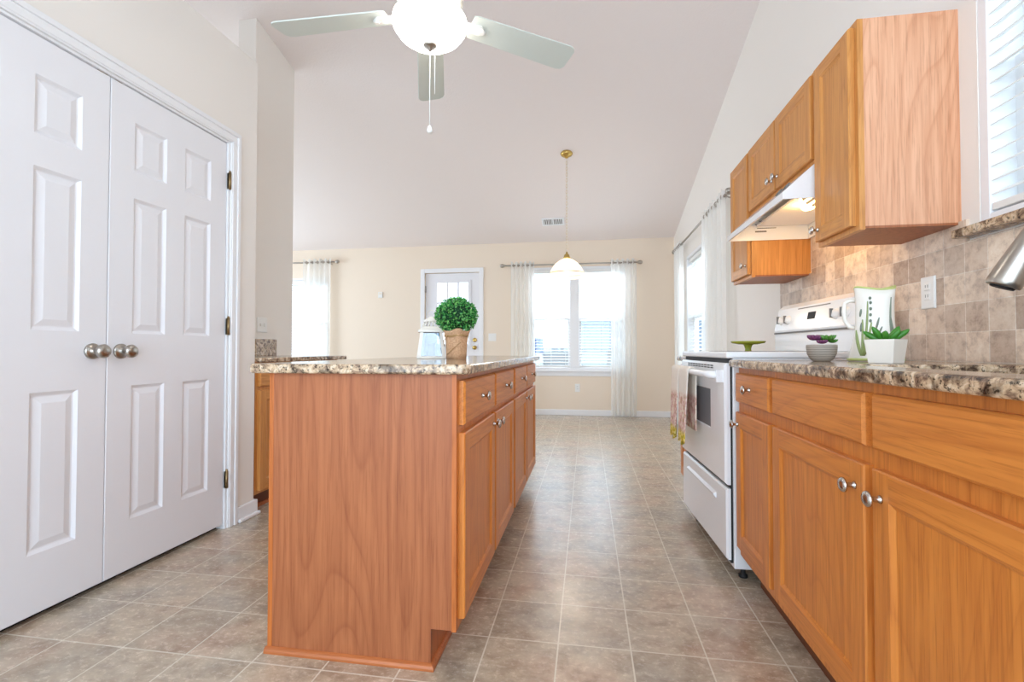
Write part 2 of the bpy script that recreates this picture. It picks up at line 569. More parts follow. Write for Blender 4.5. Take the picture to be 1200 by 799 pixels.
    def cells(self, us, vs, skip, put, t0, t1, m=None):
        """A slab made of a grid of cells without those in skip: one closed body with holes. put(u, v, t) gives a point."""
        s = self.slot(m)
        nu, nv = len(us) - 1, len(vs) - 1
        top, bot = {}, {}
        def V(d, i, j, t):
            if (i, j) not in d:
                d[(i, j)] = self.bm.verts.new(put(us[i], vs[j], t))
            return d[(i, j)]
        on = lambda i, j: 0 <= i < nu and 0 <= j < nv and (i, j) not in skip
        for i in range(nu):
            for j in range(nv):
                if not on(i, j):
                    continue
                q = [(i, j), (i + 1, j), (i + 1, j + 1), (i, j + 1)]
                fs = [self.bm.faces.new([V(top, a, b, t1) for a, b in q]),
                      self.bm.faces.new([V(bot, a, b, t0) for a, b in reversed(q)])]
                for k, (di, dj) in enumerate(((0, -1), (1, 0), (0, 1), (-1, 0))):
                    if not on(i + di, j + dj):
                        a, b = q[k], q[(k + 1) % 4]
                        fs.append(self.bm.faces.new((V(bot, *a, t0), V(bot, *b, t0), V(top, *b, t1), V(top, *a, t1))))
                for f in fs:
                    f.material_index = s
        return self
    def slab(self, put, u0, u1, v0, v1, t, panels=(), prof=(), edge=0.003, mv=None, mh=None, mp=None):
        """A door leaf or drawer front lying in (u, v) with its back at w = 0 and its face at w = t. panels: (a, b, c, d) rectangles with
        the nested profile prof = [(inset, depth)...]. mv upright grain, mh lying grain, mp the panels."""
        us = sorted({u0 + edge, u1 - edge} | {p for q in panels for p in q[:2]})
        vs = sorted({v0 + edge, v1 - edge} | {p for q in panels for p in q[2:]})
        B = self.bm
        sv, sh, sp_ = self.slot(mv), self.slot(mh or mv), self.slot(mp or mv)
        def quad(pts, s):
            f = B.faces.new([B.verts.new(put(*p)) for p in pts])
            f.material_index = s
        for i in range(len(us) - 1):
            for j in range(len(vs) - 1):
                cu, cv = (us[i] + us[i + 1]) / 2, (vs[j] + vs[j + 1]) / 2
                if any(a < cu < b and c < cv < d for a, b, c, d in panels):
                    continue
                inner = panels and any(a < cu < b for a, b, _, _ in panels)
                quad([(us[i], vs[j], t), (us[i + 1], vs[j], t), (us[i + 1], vs[j + 1], t), (us[i], vs[j + 1], t)], sh if inner else sv)
        for a, b, c, d in panels:
            last = (0.0, 0.0)
            for k, (ins, dep) in enumerate(prof):
                o, n = last, (ins, dep)
                A = [(a + o[0], c + o[0], t - o[1]), (b - o[0], c + o[0], t - o[1]), (b - o[0], d - o[0], t - o[1]), (a + o[0], d - o[0], t - o[1])]
                C = [(a + n[0], c + n[0], t - n[1]), (b - n[0], c + n[0], t - n[1]), (b - n[0], d - n[0], t - n[1]), (a + n[0], d - n[0], t - n[1])]
                for e in range(4):
                    quad([A[e], A[(e + 1) % 4], C[(e + 1) % 4], C[e]], sp_ if k else (sh if e in (0, 2) else sv))
                last = n
            quad(C, sp_)
        e = edge
        R0 = [(u0 + e, v0 + e, t), (u1 - e, v0 + e, t), (u1 - e, v1 - e, t), (u0 + e, v1 - e, t)]
        R1 = [(u0, v0, t - e), (u1, v0, t - e), (u1, v1, t - e), (u0, v1, t - e)]
        R2 = [(u0, v0, 0), (u1, v0, 0), (u1, v1, 0), (u0, v1, 0)]
        for A, C in ((R0, R1), (R1, R2)):
            for k in range(4):
                quad([A[k], A[(k + 1) % 4], C[(k + 1) % 4], C[k]], sh if (k in (0, 2) and mh) else sv)
        quad(R2[::-1], sv)
        bmesh.ops.remove_doubles(B, verts=B.verts, dist=1e-6)
        return self
    def build(self, name, mat=None, parent=None, bevel=0.0, seg=2, recalc=True, smooth=False, base=(0, 0, 0)):
        if recalc:
            bmesh.ops.recalc_face_normals(self.bm, faces=self.bm.faces)
        if smooth:
            for f in self.bm.faces:
                f.smooth = True
        off = Vector(parent['base']) if parent is not None else Vector(base)
        bmesh.ops.translate(self.bm, verts=self.bm.verts, vec=-off)
        me = bpy.data.meshes.new(name)
        self.bm.to_mesh(me)
        self.bm.free()
        if self.mats:
            for mm in self.mats:
                me.materials.append(mm)
        else:
            me.materials.append(mat)
        o = bpy.data.objects.new(name, me)
        COL.objects.link(o)
        o['base'] = tuple(off)
        if parent is not None:
            o.parent = parent
        else:
            o.location = off
        if bevel:
            b = o.modifiers.new('edge', 'BEVEL')
            b.width = bevel
            b.segments = seg
            b.limit_method = 'ANGLE'
            b.angle_limit = math.radians(40)
        return o

def thing(name, label, cat, loc, group=None):
    o = bpy.data.objects.new(name, None)
    o.empty_display_size = 0.05
    COL.objects.link(o)
    o.location = loc
    o['base'] = tuple(loc)
    o['label'] = label
    o['category'] = cat
    if group:
        o['group'] = group
    return o

def tag(o, label, cat, group=None):
    o['label'] = label
    o['category'] = cat
    if group:
        o['group'] = group
    return o

def struct(o, label=None, cat=None):
    o['kind'] = 'structure'
    if label:
        o['label'] = label
    if cat:
        o['category'] = cat
    return o

def face_minus_x(x):   # fronts that look towards -X (right-hand run)
    return lambda u, v, w: (x - w, u, v)
def face_plus_x(x):    # fronts that look towards +X (island, pantry)
    return lambda u, v, w: (x + w, u, v)
def face_minus_y(y):
    return lambda u, v, w: (u, y - w, v)

# ------------------------------------------------------------------ room shell
YB, XR, XL = 6.95, 1.22, -5.7
YN = -1.6
RIDGE_Y, SLOPE, EAVE = 2.7, 0.26, 2.545
def ceil_z(y):
    return EAVE + SLOPE * (YB - y) if y >= RIDGE_Y else EAVE + SLOPE * (YB - RIDGE_Y) - SLOPE * (RIDGE_Y - y)

struct(MB().box(XL - 0.2, XR + 0.2, YN, YB + 0.2, -0.08, 0.0).build('floor', M['floor']), 'beige stone-look tiled floor of the kitchen', 'floor')
zc = [(YN, ceil_z(YN)), (RIDGE_Y, ceil_z(RIDGE_Y)), (YB + 0.2, ceil_z(YB + 0.2))]
cm = MB()
for (ya, za), (yb, zb) in zip(zc, zc[1:]):
    cm.prism([(ya, za), (yb, zb), (yb, zb + 0.1), (ya, za + 0.1)], XL - 0.2, XR + 0.2, 'YZ')
struct(cm.build('ceiling', M['ceiling']), 'pale vaulted ceiling above the kitchen', 'ceiling')

# back wall with door, dining window and living room window
WC = (-0.84, 0.565, 0.655, 2.165)      # dining window opening  x0 x1 z0 z1
WL = (-5.25, -4.04, 0.655, 2.10)       # living room window opening
DB = (-2.455, -1.60, 0.0, 2.125)       # back door opening
us = sorted({XL - 0.2, XR + 0.2, WC[0], WC[1], WL[0], WL[1], DB[0], DB[1]})
vs = [0.0, 0.655, 2.10, 2.125, 2.165, 2.64]
skip = set()
for i in range(len(us) - 1):
    for j in range(len(vs) - 1):
        cu, cv = (us[i] + us[i + 1]) / 2, (vs[j] + vs[j + 1]) / 2
        for a, b, c, d in (WC, WL, DB):
            if a < cu < b and c < cv < d:
                skip.add((i, j))
struct(MB().cells(us, vs, skip, lambda u, v, t: (u, t, v), YB, YB + 0.14).build('wall_back', M['wall']), 'cream back wall with the windows and door', 'wall')

# right wall: kitchen window and dining side window
WK = (0.32, 1.692, 1.335, 2.32)
WS = (4.78, 6.12, 0.62, 2.10)
us = [YN, WK[0], WK[1], WS[0], WS[1], YB + 0.14]
vs = [0.0, 0.62, 1.335, 2.10, 2.32, 3.75]
skip = set()
for i in range(len(us) - 1):
    for j in range(len(vs) - 1):
        cu, cv = (us[i] + us[i + 1]) / 2, (vs[j] + vs[j + 1]) / 2
        for a, b, c, d in (WK, WS):
            if a < cu < b and c < cv < d:
                skip.add((i, j))
struct(MB().cells(us, vs, skip, lambda u, v, t: (t, u, v), XR, XR + 0.14).build('wall_right', M['wall_kitchen']), 'pale wall behind the wall cabinets', 'wall')

# pantry partition on the left: opening for the pair of doors, plant ledge on top
XP, PT = -1.905, 2.63
PD = (0.985, 2.275, 0.0, 2.075)
us = [YN, PD[0], PD[1], 2.485]
vs = [0.0, PD[3], PT]
pw = MB().cells(us, vs, {(1, 0)}, lambda u, v, t: (t, u, v), XP - 0.11, XP)
pw.box(XP - 1.3, XP - 0.11, 2.375, 2.485, 0, PT)
pw.box(XP - 1.3, XP - 0.11, YN, 2.375, PT - 0.1, PT)
pw.box(XP - 1.4, XP - 1.3, YN - 0.1, 2.485, 0, PT)
pw.box(XP - 1.3, XP, YN - 0.1, YN, 0, PT)
struct(pw.build('wall_pantry', M['wall_kitchen'], bevel=0.004), 'pantry wall with the white double doors', 'wall')
struct(MB().box(-2.66, -2.51, 3.25, 3.73, 0, ceil_z(3.4) + 0.05).build('wall_divider', M['wall_kitchen']), 'tall narrow wall end behind the pantry corner', 'wall')
struct(MB().cells([YN, 2.9, 6.3, YB + 0.14], [0, 0.35, 2.3, 3.75], {(1, 1)}, lambda u, v, t: (t, u, v), XL - 0.14, XL).build('wall_left', M['wall']), 'far living room side wall', 'wall')  # opening made up to let the added left fill light in

# ------------------------------------------------------------------ baseboards and casings
def baseboard(name, mb, label):
    return struct(mb.build(name, M['white_trim'], bevel=0.006), label, 'baseboard')
bb = MB().box(XL, DB[0] - 0.07, YB - 0.016, YB, 0, 0.085).box(DB[1] + 0.07, XR, YB - 0.016, YB, 0, 0.085)
baseboard('baseboard_back', bb, 'white baseboard along the back wall')
baseboard('baseboard_right', MB().box(XR - 0.016, XR, 3.24, YB - 0.016, 0, 0.085), 'white baseboard along the dining side wall')
pb = MB().box(XP, XP + 0.016, 2.345, 2.501, 0, 0.088).box(XP, XP + 0.028, 2.345, 2.513, 0, 0.02)
pb.box(XP - 1.0, XP, 2.485, 2.501, 0, 0.088)
baseboard('baseboard_pantry', pb, 'white baseboard wrapping the pantry corner')

def casing_plus_x(name, x, a, b, top, w, label):
    m = MB()
    for k, (t, ins) in enumerate(((0.011, 0.0), (0.019, 0.012), (0.015, 0.034))):
        lo, hi = ins, w if k != 2 else 0.048
        if k == 0:
            lo, hi = 0.0, w
        elif k == 1:
            lo, hi = 0.040, w
        else:
            lo, hi = 0.006, 0.030
        m.box(x, x + t, a - hi, a - lo, 0, top + lo)
        m.box(x, x + t, b + lo, b + hi, 0, top + lo)
        m.box(x, x + t, a - hi, b + hi, top + lo, top + hi)
    return struct(m.build(name, M['white_trim'], bevel=0.003), label, 'door casing')
casing_plus_x('trim_1', XP, PD[0], PD[1], PD[3], 0.062, 'white moulded casing around the pantry doors')
mt = MB()
mt.box(XP - 0.11, XP, PD[0], PD[0] + 0.012, 0, PD[3]).box(XP - 0.11, XP, PD[1] - 0.012, PD[1], 0, PD[3]).box(XP - 0.11, XP, PD[0] + 0.012, PD[1] - 0.012, PD[3] - 0.010, PD[3])
struct(mt.build('trim_2', M['white_trim']), 'white jamb lining of the pantry opening', 'door jamb')
struct(MB().box(XP - 0.10, XP - 0.05, PD[0] + 0.012, PD[1] - 0.012, 0.0, 0.022).build('trim_3', M['shadow_gap']), 'dark strip for the shaded gap under the pantry doors', 'threshold')  # shade under the doors painted as a dark strip

# ------------------------------------------------------------------ pantry doors (six moulded panels each)
SEAM = 1.631
def pantry_door(name, a, b, knob_y, hinge_y, label):
    put = face_plus_x(XP - 0.045)
    w = b - a
    zs = (0.024, 2.062)
    s, mid = 0.105, 0.10
    c0, c1 = a + s, a + (w - mid) / 2
    d0, d1 = a + (w + mid) / 2, b - s
    rows = ((0.235, 0.80), (1.02, 1.60), (1.715, 1.925))
    panels = [(p, q, r, t) for (p, q) in ((c0, c1), (d0, d1)) for (r, t) in rows]
    m = MB().slab(put, a, b, zs[0], zs[1], 0.036, panels, [(0.011, 0.009), (0.016, 0.010), (0.040, 0.003)], 0.002, M['white_paint'])
    d = struct(m.build(name), label, 'door')
    k = MB()
    x = XP - 0.009
    k.lathe((x, knob_y, 0.945), [(0.0, -0.001), (0.031, 0.0), (0.031, 0.006), (0.026, 0.010), (0.012, 0.013), (0.011, 0.030), (0.018, 0.036),
                                  (0.0265, 0.046), (0.0275, 0.056), (0.022, 0.064), (0.011, 0.067), (0, 0.067)], 28, None, 'X')
    k.build('door_knob', M['nickel'], d)
    if hinge_y:
        for z in (0.26, 1.075, 1.86):
            h = MB()
            h.lathe((XP + 0.006, hinge_y, z - 0.045), [(0, 0), (0.007, 0), (0.007, 0.09), (0, 0.09)], 12)
            h.lathe((XP + 0.006, hinge_y, z + 0.045), [(0.007, 0), (0.005, 0.004), (0.005, 0.009), (0, 0.011)], 12)
            h.box(XP - 0.008, XP + 0.002, hinge_y - 0.004, hinge_y + 0.016, z - 0.044, z + 0.044)
            h.build('hinge', M['bronze'], d)
    return d
pantry_door('door_1', PD[0] + 0.015, SEAM - 0.0015, SEAM - 0.057, None, 'white six-panel pantry door nearest the camera')
pantry_door('door_2', SEAM + 0.0015, PD[1] - 0.015, SEAM + 0.057, PD[1] - 0.008, 'white six-panel pantry door with brass hinges beside the corner')
catch = MB().box(XP - 0.045, XP - 0.012, SEAM - 0.05, SEAM - 0.01, 2.0625, 2.067).box(XP - 0.045, XP - 0.012, SEAM + 0.02, SEAM + 0.05, 2.0625, 2.067)
struct(catch.build('trim_4', M['bronze']), 'brass door catches above the pantry doors', 'door catch')

# ------------------------------------------------------------------ windows
def blind(name, put, a, b, z0, z1, pitch, label, tilt=0.35, depth=0.045, cords=3):
    """put(u, z, w): u along the window, w from the glass into the room."""
    c = put((a + b) / 2, z0, 0)
    t = thing(name, label, 'blind', c)
    h = MB()
    P = [put(a, z1 - 0.045, -0.025), put(b, z1 - 0.045, -0.025), put(b, z1 - 0.045, 0.025), put(a, z1 - 0.045, 0.025)]
    Q = [put(a, z1, -0.025), put(b, z1, -0.025), put(b, z1, 0.025), put(a, z1, 0.025)]
    h.hexa(P, Q).build('headrail', M['white_plastic'], t, bevel=0.003)
    s = MB()
    z = z1 - 0.07
    dz, dw = depth / 2 * math.sin(tilt), depth / 2 * math.cos(tilt)
    while z > z0 + 0.05:
        lo, hi = [], []
        for (u, w, e) in ((a, -dw, dz), (b, -dw, dz), (b, dw, -dz), (a, dw, -dz)):
            lo.append(put(u, z + e, w)); hi.append(put(u, z + e + 0.0028, w))
        s.hexa(lo, hi)
        z -= pitch
    s.build('slats', M['white_plastic'], t)
    r = MB()
    r.hexa([put(a, z0 + 0.005, -0.022), put(b, z0 + 0.005, -0.022), put(b, z0 + 0.005, 0.022), put(a, z0 + 0.005, 0.022)],
           [put(a, z0 + 0.028, -0.022), put(b, z0 + 0.028, -0.022), put(b, z0 + 0.028, 0.022), put(a, z0 + 0.028, 0.022)])
    r.build('bottom_rail', M['white_plastic'], t, bevel=0.003)
    k = MB()
    for i in range(cords):
        u = a + (b - a) * (0.12 + 0.76 * i / max(1, cords - 1))
        for w in (-dw - 0.002, dw + 0.002):
            k.tube([put(u, z0 + 0.02, w), put(u, z1 - 0.03, w)], 0.0016, 6)
    k.build('ladder_cord', M['white_plastic'], t)
    return t

def window_unit(name, put, a, b, z0, z1, label, mull=None, rails=True):
    """Frame with sashes set in an opening. put(u, z, w): w = 0 at the wall face, growing outwards."""
    f = MB()
    def bar(u0, u1, v0, v1, w0, w1, mb=f):
        mb.hexa([put(u0, v0, w0), put(u1, v0, w0), put(u1, v0, w1), put(u0, v0, w1)], [put(u0, v1, w0), put(u1, v1, w0), put(u1, v1, w1), put(u0, v1, w1)])
    t = 0.035
    bar(a, a + t, z0, z1, 0.0, 0.13); bar(b - t, b, z0, z1, 0.0, 0.13)
    bar(a + t, b - t, z1 - t, z1, 0.0, 0.13); bar(a + t, b - t, z0, z0 + t, 0.0, 0.13)
    spans = [(a + t, b - t)]
    if mull:
        bar(mull[0], mull[1], z0 + t, z1 - t, 0.0, 0.13)
        spans = [(a + t, mull[0]), (mull[1], b - t)]
    o = struct(f.build(name, M['white_trim'], bevel=0.003), label, 'window')
    zm = (z0 + z1) / 2
    for (p, q) in spans:
        for (v0, v1, w) in ((z0 + t, zm + 0.02, 0.075), (zm - 0.02, z1 - t, 0.10)):
            s = MB()
            e = 0.032
            bar(p, p + e, v0, v1, w, w + 0.022, s); bar(q - e, q, v0, v1, w, w + 0.022, s)
            bar(p + e, q - e, v0, v0 + e, w, w + 0.022, s); bar(p + e, q - e, v1 - e, v1, w, w + 0.022, s)
            so = s.build('window_sash', M['white_trim'], o)
            g = MB()
            bar(p + e, q - e, v0 + e, v1 - e, w + 0.009, w + 0.013, g)
            g.build('window_pane', M['glass'], so)
    return o

back_put = lambda u, z, w: (u, YB + w, z)
kwin_put = lambda u, z, w: (XR + 0.002 + w, u, z)
right_put = lambda u, z, w: (XR + w, u, z)
window_unit('window_1', back_put, *WC, 'wide double dining window in the back wall', (-0.245, -0.115))
window_unit('window_2', back_put, *WL, 'living room window behind the far left curtain')
window_unit('window_3', right_put, *WS, 'dining side window between white curtains beyond the stove', None)
window_unit('window_4', kwin_put, *WK, 'kitchen window above the sink')

def stool(name, mb, label):
    return struct(mb.build(name, M['white_trim'], bevel=0.005), label, 'window sill')
stool('trim_5', MB().box(WC[0] - 0.03, WC[1] + 0.03, YB - 0.045, YB, WC[2] - 0.022, WC[2] + 0.002).box(WC[0] - 0.02, WC[1] + 0.02, YB - 0.014, YB, WC[2] - 0.085, WC[2] - 0.022),
      'white sill and apron under the dining window')
stool('trim_6', MB().box(WL[0] - 0.03, WL[1] + 0.03, YB - 0.045, YB, WL[2] - 0.022, WL[2] + 0.002), 'white sill of the living room window')
stool('trim_7', MB().box(XR - 0.045, XR, WS[0] - 0.03, WS[1] + 0.03, WS[2] - 0.022, WS[2] + 0.002), 'white sill of the dining side window')
gs = MB().box(XR - 0.055, XR + 0.07, WK[0] - 0.03, WK[1] + 0.04, WK[2] - 0.027, WK[2] + 0.001)
struct(gs.build('trim_8', M['granite'], bevel=0.004), 'granite sill under the kitchen window', 'window sill')

bput = lambda u, z, w: (u, YB + 0.04 - w, z)
blind('window_blind', bput, WC[0] + 0.037, -0.247, 0.695, 2.128, 0.043, 'white slatted blind in the left half of the dining window', 0.10)
blind('window_blind', bput, -0.113, WC[1] - 0.037, 0.695, 2.128, 0.043, 'white slatted blind in the right half of the dining window', 0.14)
blind('window_blind', bput, WL[0] + 0.037, WL[1] - 0.037, 0.695, 2.06, 0.043, 'white slatted blind in the living room window', 0.45)
rput = lambda u, z, w: (XR + 0.045 - w, u, z)
blind('window_blind', rput, WS[0] + 0.037, WS[1] - 0.037, 0.66, 2.06, 0.043, 'white slatted blind in the dining side window', 0.35)
kput = lambda u, z, w: (XR + 0.028 - w, u, z)
blind('window_blind', kput, WK[0] + 0.037, WK[1] - 0.037, 1.372, 2.28, 0.043, 'white slatted blind in the kitchen window above the sink', 0.5, 0.05, 4)

# ------------------------------------------------------------------ back door with a nine-pane window
zt = DB[3]
cas = MB()
for x0, x1, z0, z1 in ((DB[0] - 0.065, DB[0], 0, zt + 0.065), (DB[1], DB[1] + 0.065, 0, zt + 0.065), (DB[0], DB[1], zt, zt + 0.065)):
    cas.box(x0, x1, YB - 0.018, YB, z0, z1)
struct(cas.build('trim_9', M['white_trim'], bevel=0.005), 'white casing around the back door', 'door casing')
GX = (-2.275, -1.765); GZ = (1.03, 1.985)
put = face_minus_y(YB + 0.075)
def frame_cells():
    us = [DB[0] + 0.004, GX[0], GX[1], DB[1] - 0.004]
    vs = [0.012, GZ[0], GZ[1], zt - 0.004]
    return MB().cells(us, vs, {(1, 1)}, lambda u, v, t: (u, t, v), YB + 0.03, YB + 0.072)
bd = struct(frame_cells().build('door_3', M['white_paint'], bevel=0.003), 'white back door with a window of small panes', 'door')
rim = MB()
for a, b, c, d in ((GX[0] - 0.03, GX[0] + 0.012, GZ[0] - 0.03, GZ[1] + 0.03), (GX[1] - 0.012, GX[1] + 0.03, GZ[0] - 0.03, GZ[1] + 0.03),
                   (GX[0] + 0.012, GX[1] - 0.012, GZ[0] - 0.03, GZ[0] + 0.012), (GX[0] + 0.012, GX[1] - 0.012, GZ[1] - 0.012, GZ[1] + 0.03)):
    rim.box(a, b, YB + 0.014, YB + 0.03, c, d)
rim.build('glazing_frame', M['white_paint'], bd, bevel=0.004)
mun = MB()
for k in (1, 2):
    x = GX[0] + (GX[1] - GX[0]) * k / 3
    mun.box(x - 0.016, x + 0.016, YB + 0.03, YB + 0.044, GZ[0], GZ[1])
    z = GZ[0] + (GZ[1] - GZ[0]) * k / 3
    mun.box(GX[0], GX[1], YB + 0.03, YB + 0.0435, z - 0.016, z + 0.016)
mun.build('glazing_bars', M['white_paint'], bd)
MB().box(GX[0], GX[1], YB + 0.048, YB + 0.053, GZ[0], GZ[1]).build('door_glass', M['glass'], bd)
for x0, x1 in ((DB[0] + 0.13, -2.06), (-1.99, DB[1] - 0.13)):
    MB().slab(face_minus_y(YB + 0.034), x0, x1, 0.22, 0.84, 0.008, [(x0 + 0.03, x1 - 0.03, 0.25, 0.81)], [(0.01, 0.006), (0.03, 0.001)], 0.003, M['white_paint']).build('lower_panel', None, bd)
kn = MB().lathe((-1.675, YB + 0.03, 0.985), [(0, 0), (0.032, 0.0), (0.032, 0.008), (0.012, 0.012), (0.012, 0.03), (0.027, 0.042), (0.027, 0.055), (0.0, 0.062)], 20, None, '-Y')
kn.build('door_knob', M['brass'], bd)
MB().lathe((-1.675, YB + 0.03, 1.10), [(0, 0), (0.032, 0), (0.032, 0.012), (0.024, 0.018), (0, 0.018)], 20, None, '-Y').build('deadbolt', M['brass'], bd)
for z in (0.3, 1.1, 1.88):
    MB().lathe((DB[0] + 0.006, YB + 0.012, z - 0.05), [(0, 0), (0.011, 0), (0.011, 0.1), (0, 0.1)], 10).build('hinge', M['nickel'], bd)
th = MB().box(DB[0], DB[1], YB - 0.02, YB + 0.14, 0.0, 0.01)
struct(th.build('trim_10', M['nickel']), 'metal threshold under the back door', 'threshold')

# ------------------------------------------------------------------ curtains and rods
def curtain(name, put, a, b, z0, z1, waves, amp, label, seed=0, flare=0.0, group=None):
    rnd = random.Random(seed)
    ph = rnd.random() * 6
    n = max(40, waves * 14)
    rows = 14
    m = MB()
    grid = []
    for j in range(rows + 1):
        v = j / rows
        z = z1 + (z0 - z1) * v
        row = []
        for i in range(n + 1):
            u = i / n
            k = 1 + flare * v
            s = (u - 0.5) * k + 0.5
            w = amp * (0.75 + 0.35 * v) * math.sin(2 * PI * waves * u + ph) + amp * 0.3 * math.sin(2 * PI * waves * 1.7 * u + 2 * v + ph)
            zz = z + (0.012 * math.sin(2 * PI * waves * u + ph) if j == 0 else 0)
            row.append(m.bm.verts.new(put(a + (b - a) * s, zz, w)))
        grid.append(row)
    for j in range(rows):
        for i in range(n):
            f = m.bm.faces.new((grid[j][i], grid[j][i + 1], grid[j + 1][i + 1], grid[j + 1][i]))
            f.smooth = True
    c = put((a + b) / 2, z0, 0)
    t = thing(name, label, 'curtain', c, group)
    m.build('sheer_cloth', M['sheer'], t, recalc=False)
    for i in range(waves):
        u = a + (b - a) * (i + 0.5) / waves
        ring = [put(u + 0.0, z1 - 0.045 + 0.022 * math.sin(q * PI / 6), 0.022 * math.cos(q * PI / 6)) for q in range(12)]
        MB().tube(ring, 0.005, 6, None, True).build('grommet', M['nickel'], t)
    return t

def rod(name, put, a, b, z, label, w=0.0, brackets=()):
    c = put((a + b) / 2, z, w)
    t = thing(name, label, 'curtain rod', c)
    MB().tube([put(a, z, w), put(b, z, w)], 0.0115, 12).build('pole', M['nickel'], t)
    for e, sgn in ((a, -1), (b, 1)):
        f = MB()
        f.tube([put(e, z, w), put(e + sgn * 0.012, z, w), put(e + sgn * 0.02, z, w), put(e + sgn * 0.045, z, w), put(e + sgn * 0.07, z, w), put(e + sgn * 0.078, z, w)],
               [0.0115, 0.018, 0.022, 0.03, 0.022, 0.008], 14)
        f.build('finial', M['nickel'], t)
    for u in brackets:
        br = MB()
        br.tube([put(u, z - 0.001, w), put(u, z - 0.02, w * 0.5 - 0.04), put(u, z - 0.02, -0.075)], 0.007, 8)
        br.build('bracket', M['nickel'], t)
    return t

# w grows into the room; the rod hangs 8 cm off the wall
bc = lambda u, z, w: (u, YB - 0.085 - w, z)
rc = lambda u, z, w: (XR - 0.085 - w, u, z)
rod('curtain_rod', bc, -1.19, 0.70, 2.19, 'nickel curtain rod over the dining window', 0.0, (-1.10, 0.62))
rod('curtain_rod', bc, -5.5, -3.90, 2.33, 'nickel curtain rod over the living room window', 0.0, (-3.99, -5.3))
rod('curtain_rod', rc, 4.08, 6.42, 2.235, 'nickel curtain rod over the dining side window', 0.0, (4.02 + 0.12, 6.36))
curtain('sheer_curtain', bc, -1.10, -0.76, 0.02, 2.235, 5, 0.028, 'white sheer curtain on the left of the dining window', 1)
curtain('sheer_curtain', bc, 0.335, 0.69, 0.02, 2.235, 5, 0.028, 'white sheer curtain on the right of the dining window, reaching the floor', 2)
curtain('sheer_curtain', bc, -4.42, -3.96, 0.02, 2.375, 5, 0.026, 'white sheer curtain at the living room window', 3)
curtain('sheer_curtain', rc, 4.14, 4.84, 0.02, 2.28, 7, 0.028, 'wide white sheer curtain nearest the wall cabinets', 4)
curtain('sheer_curtain', rc, 5.98, 6.40, 0.02, 2.28, 5, 0.026, 'white sheer curtain in the far corner beside the side window', 5)

# ------------------------------------------------------------------ outside
struct(MB().box(-14, 14, YB + 0.3, 40, -0.5, -0.4).build('ground_1', M['lawn']), 'pale yard outside the windows', 'ground')
struct(MB().box(XR + 0.3, 14, -8, YB + 0.3, -0.5, -0.4).build('ground_2', M['lawn']), 'pale side yard outside the kitchen window', 'ground')
nh = thing('neighbour_house', 'pale house with a grey roof seen through the dining window', 'house', (0.6, 17.5, -0.4))
MB().box(-3.6, 6.5, 15.5, 19.5, -0.4, 1.02).build('siding_wall', M['siding'], nh)
MB().prism([(15.1, 0.98), (17.5, 2.0), (19.9, 0.98)], -0.55, 6.8, 'YZ').build('roof', M['roof_grey'], nh)
sh = thing('garden_shed', 'low blue shed outside the left half of the dining window', 'shed', (-2.0, 14.2, -0.4))
MB().box(-2.6, -1.35, 13.8, 14.8, 0.85, 1.3).build('blue_upper_wall', M['blue_wall'], sh)
MB().box(-2.6, -1.35, 13.8, 14.8, -0.4, 0.85).build('white_lower_wall', M['siding'], sh)

# ------------------------------------------------------------------ cabinet helpers
PROF = [(0.006, 0.0045), (0.011, 0.0075), (0.012, 0.0075)]
def knob(parent, x, y, z, axis):
    k = MB()
    k.lathe((x, y, z), [(0, -0.001), (0.009, 0), (0.0075, 0.003), (0.0055, 0.006), (0.0055, 0.016), (0.011, 0.020), (0.0165, 0.0225),
                        (0.0165, 0.026), (0.012, 0.030), (0, 0.0315)], 20, None, axis)
    return k.build('knob', M['pewter'], parent)

def cab_door(parent, put, a, b, z0, z1, kn, axis, x_face, mv, mh, frame=0.056, t=0.02):
    m = MB().slab(put, a, b, z0, z1, t, [(a + frame, b - frame, z0 + frame, z1 - frame)], PROF, 0.0035, mv, mh, mv)
    d = m.build('door', None, parent)
    if kn:
        knob(d, x_face, kn[0], kn[1], axis)
    return d

def drawer_front(parent, put, a, b, z0, z1, kn, axis, x_face, mh, t=0.02, name='drawer'):
    m = MB().slab(put, a, b, z0, z1, t, [], [], 0.006, mh, mh, mh)
    d = m.build(name, None, parent)
    if kn:
        knob(d, x_face, kn[0], kn[1], axis)
    return d

def pull(parent, t):
    return t

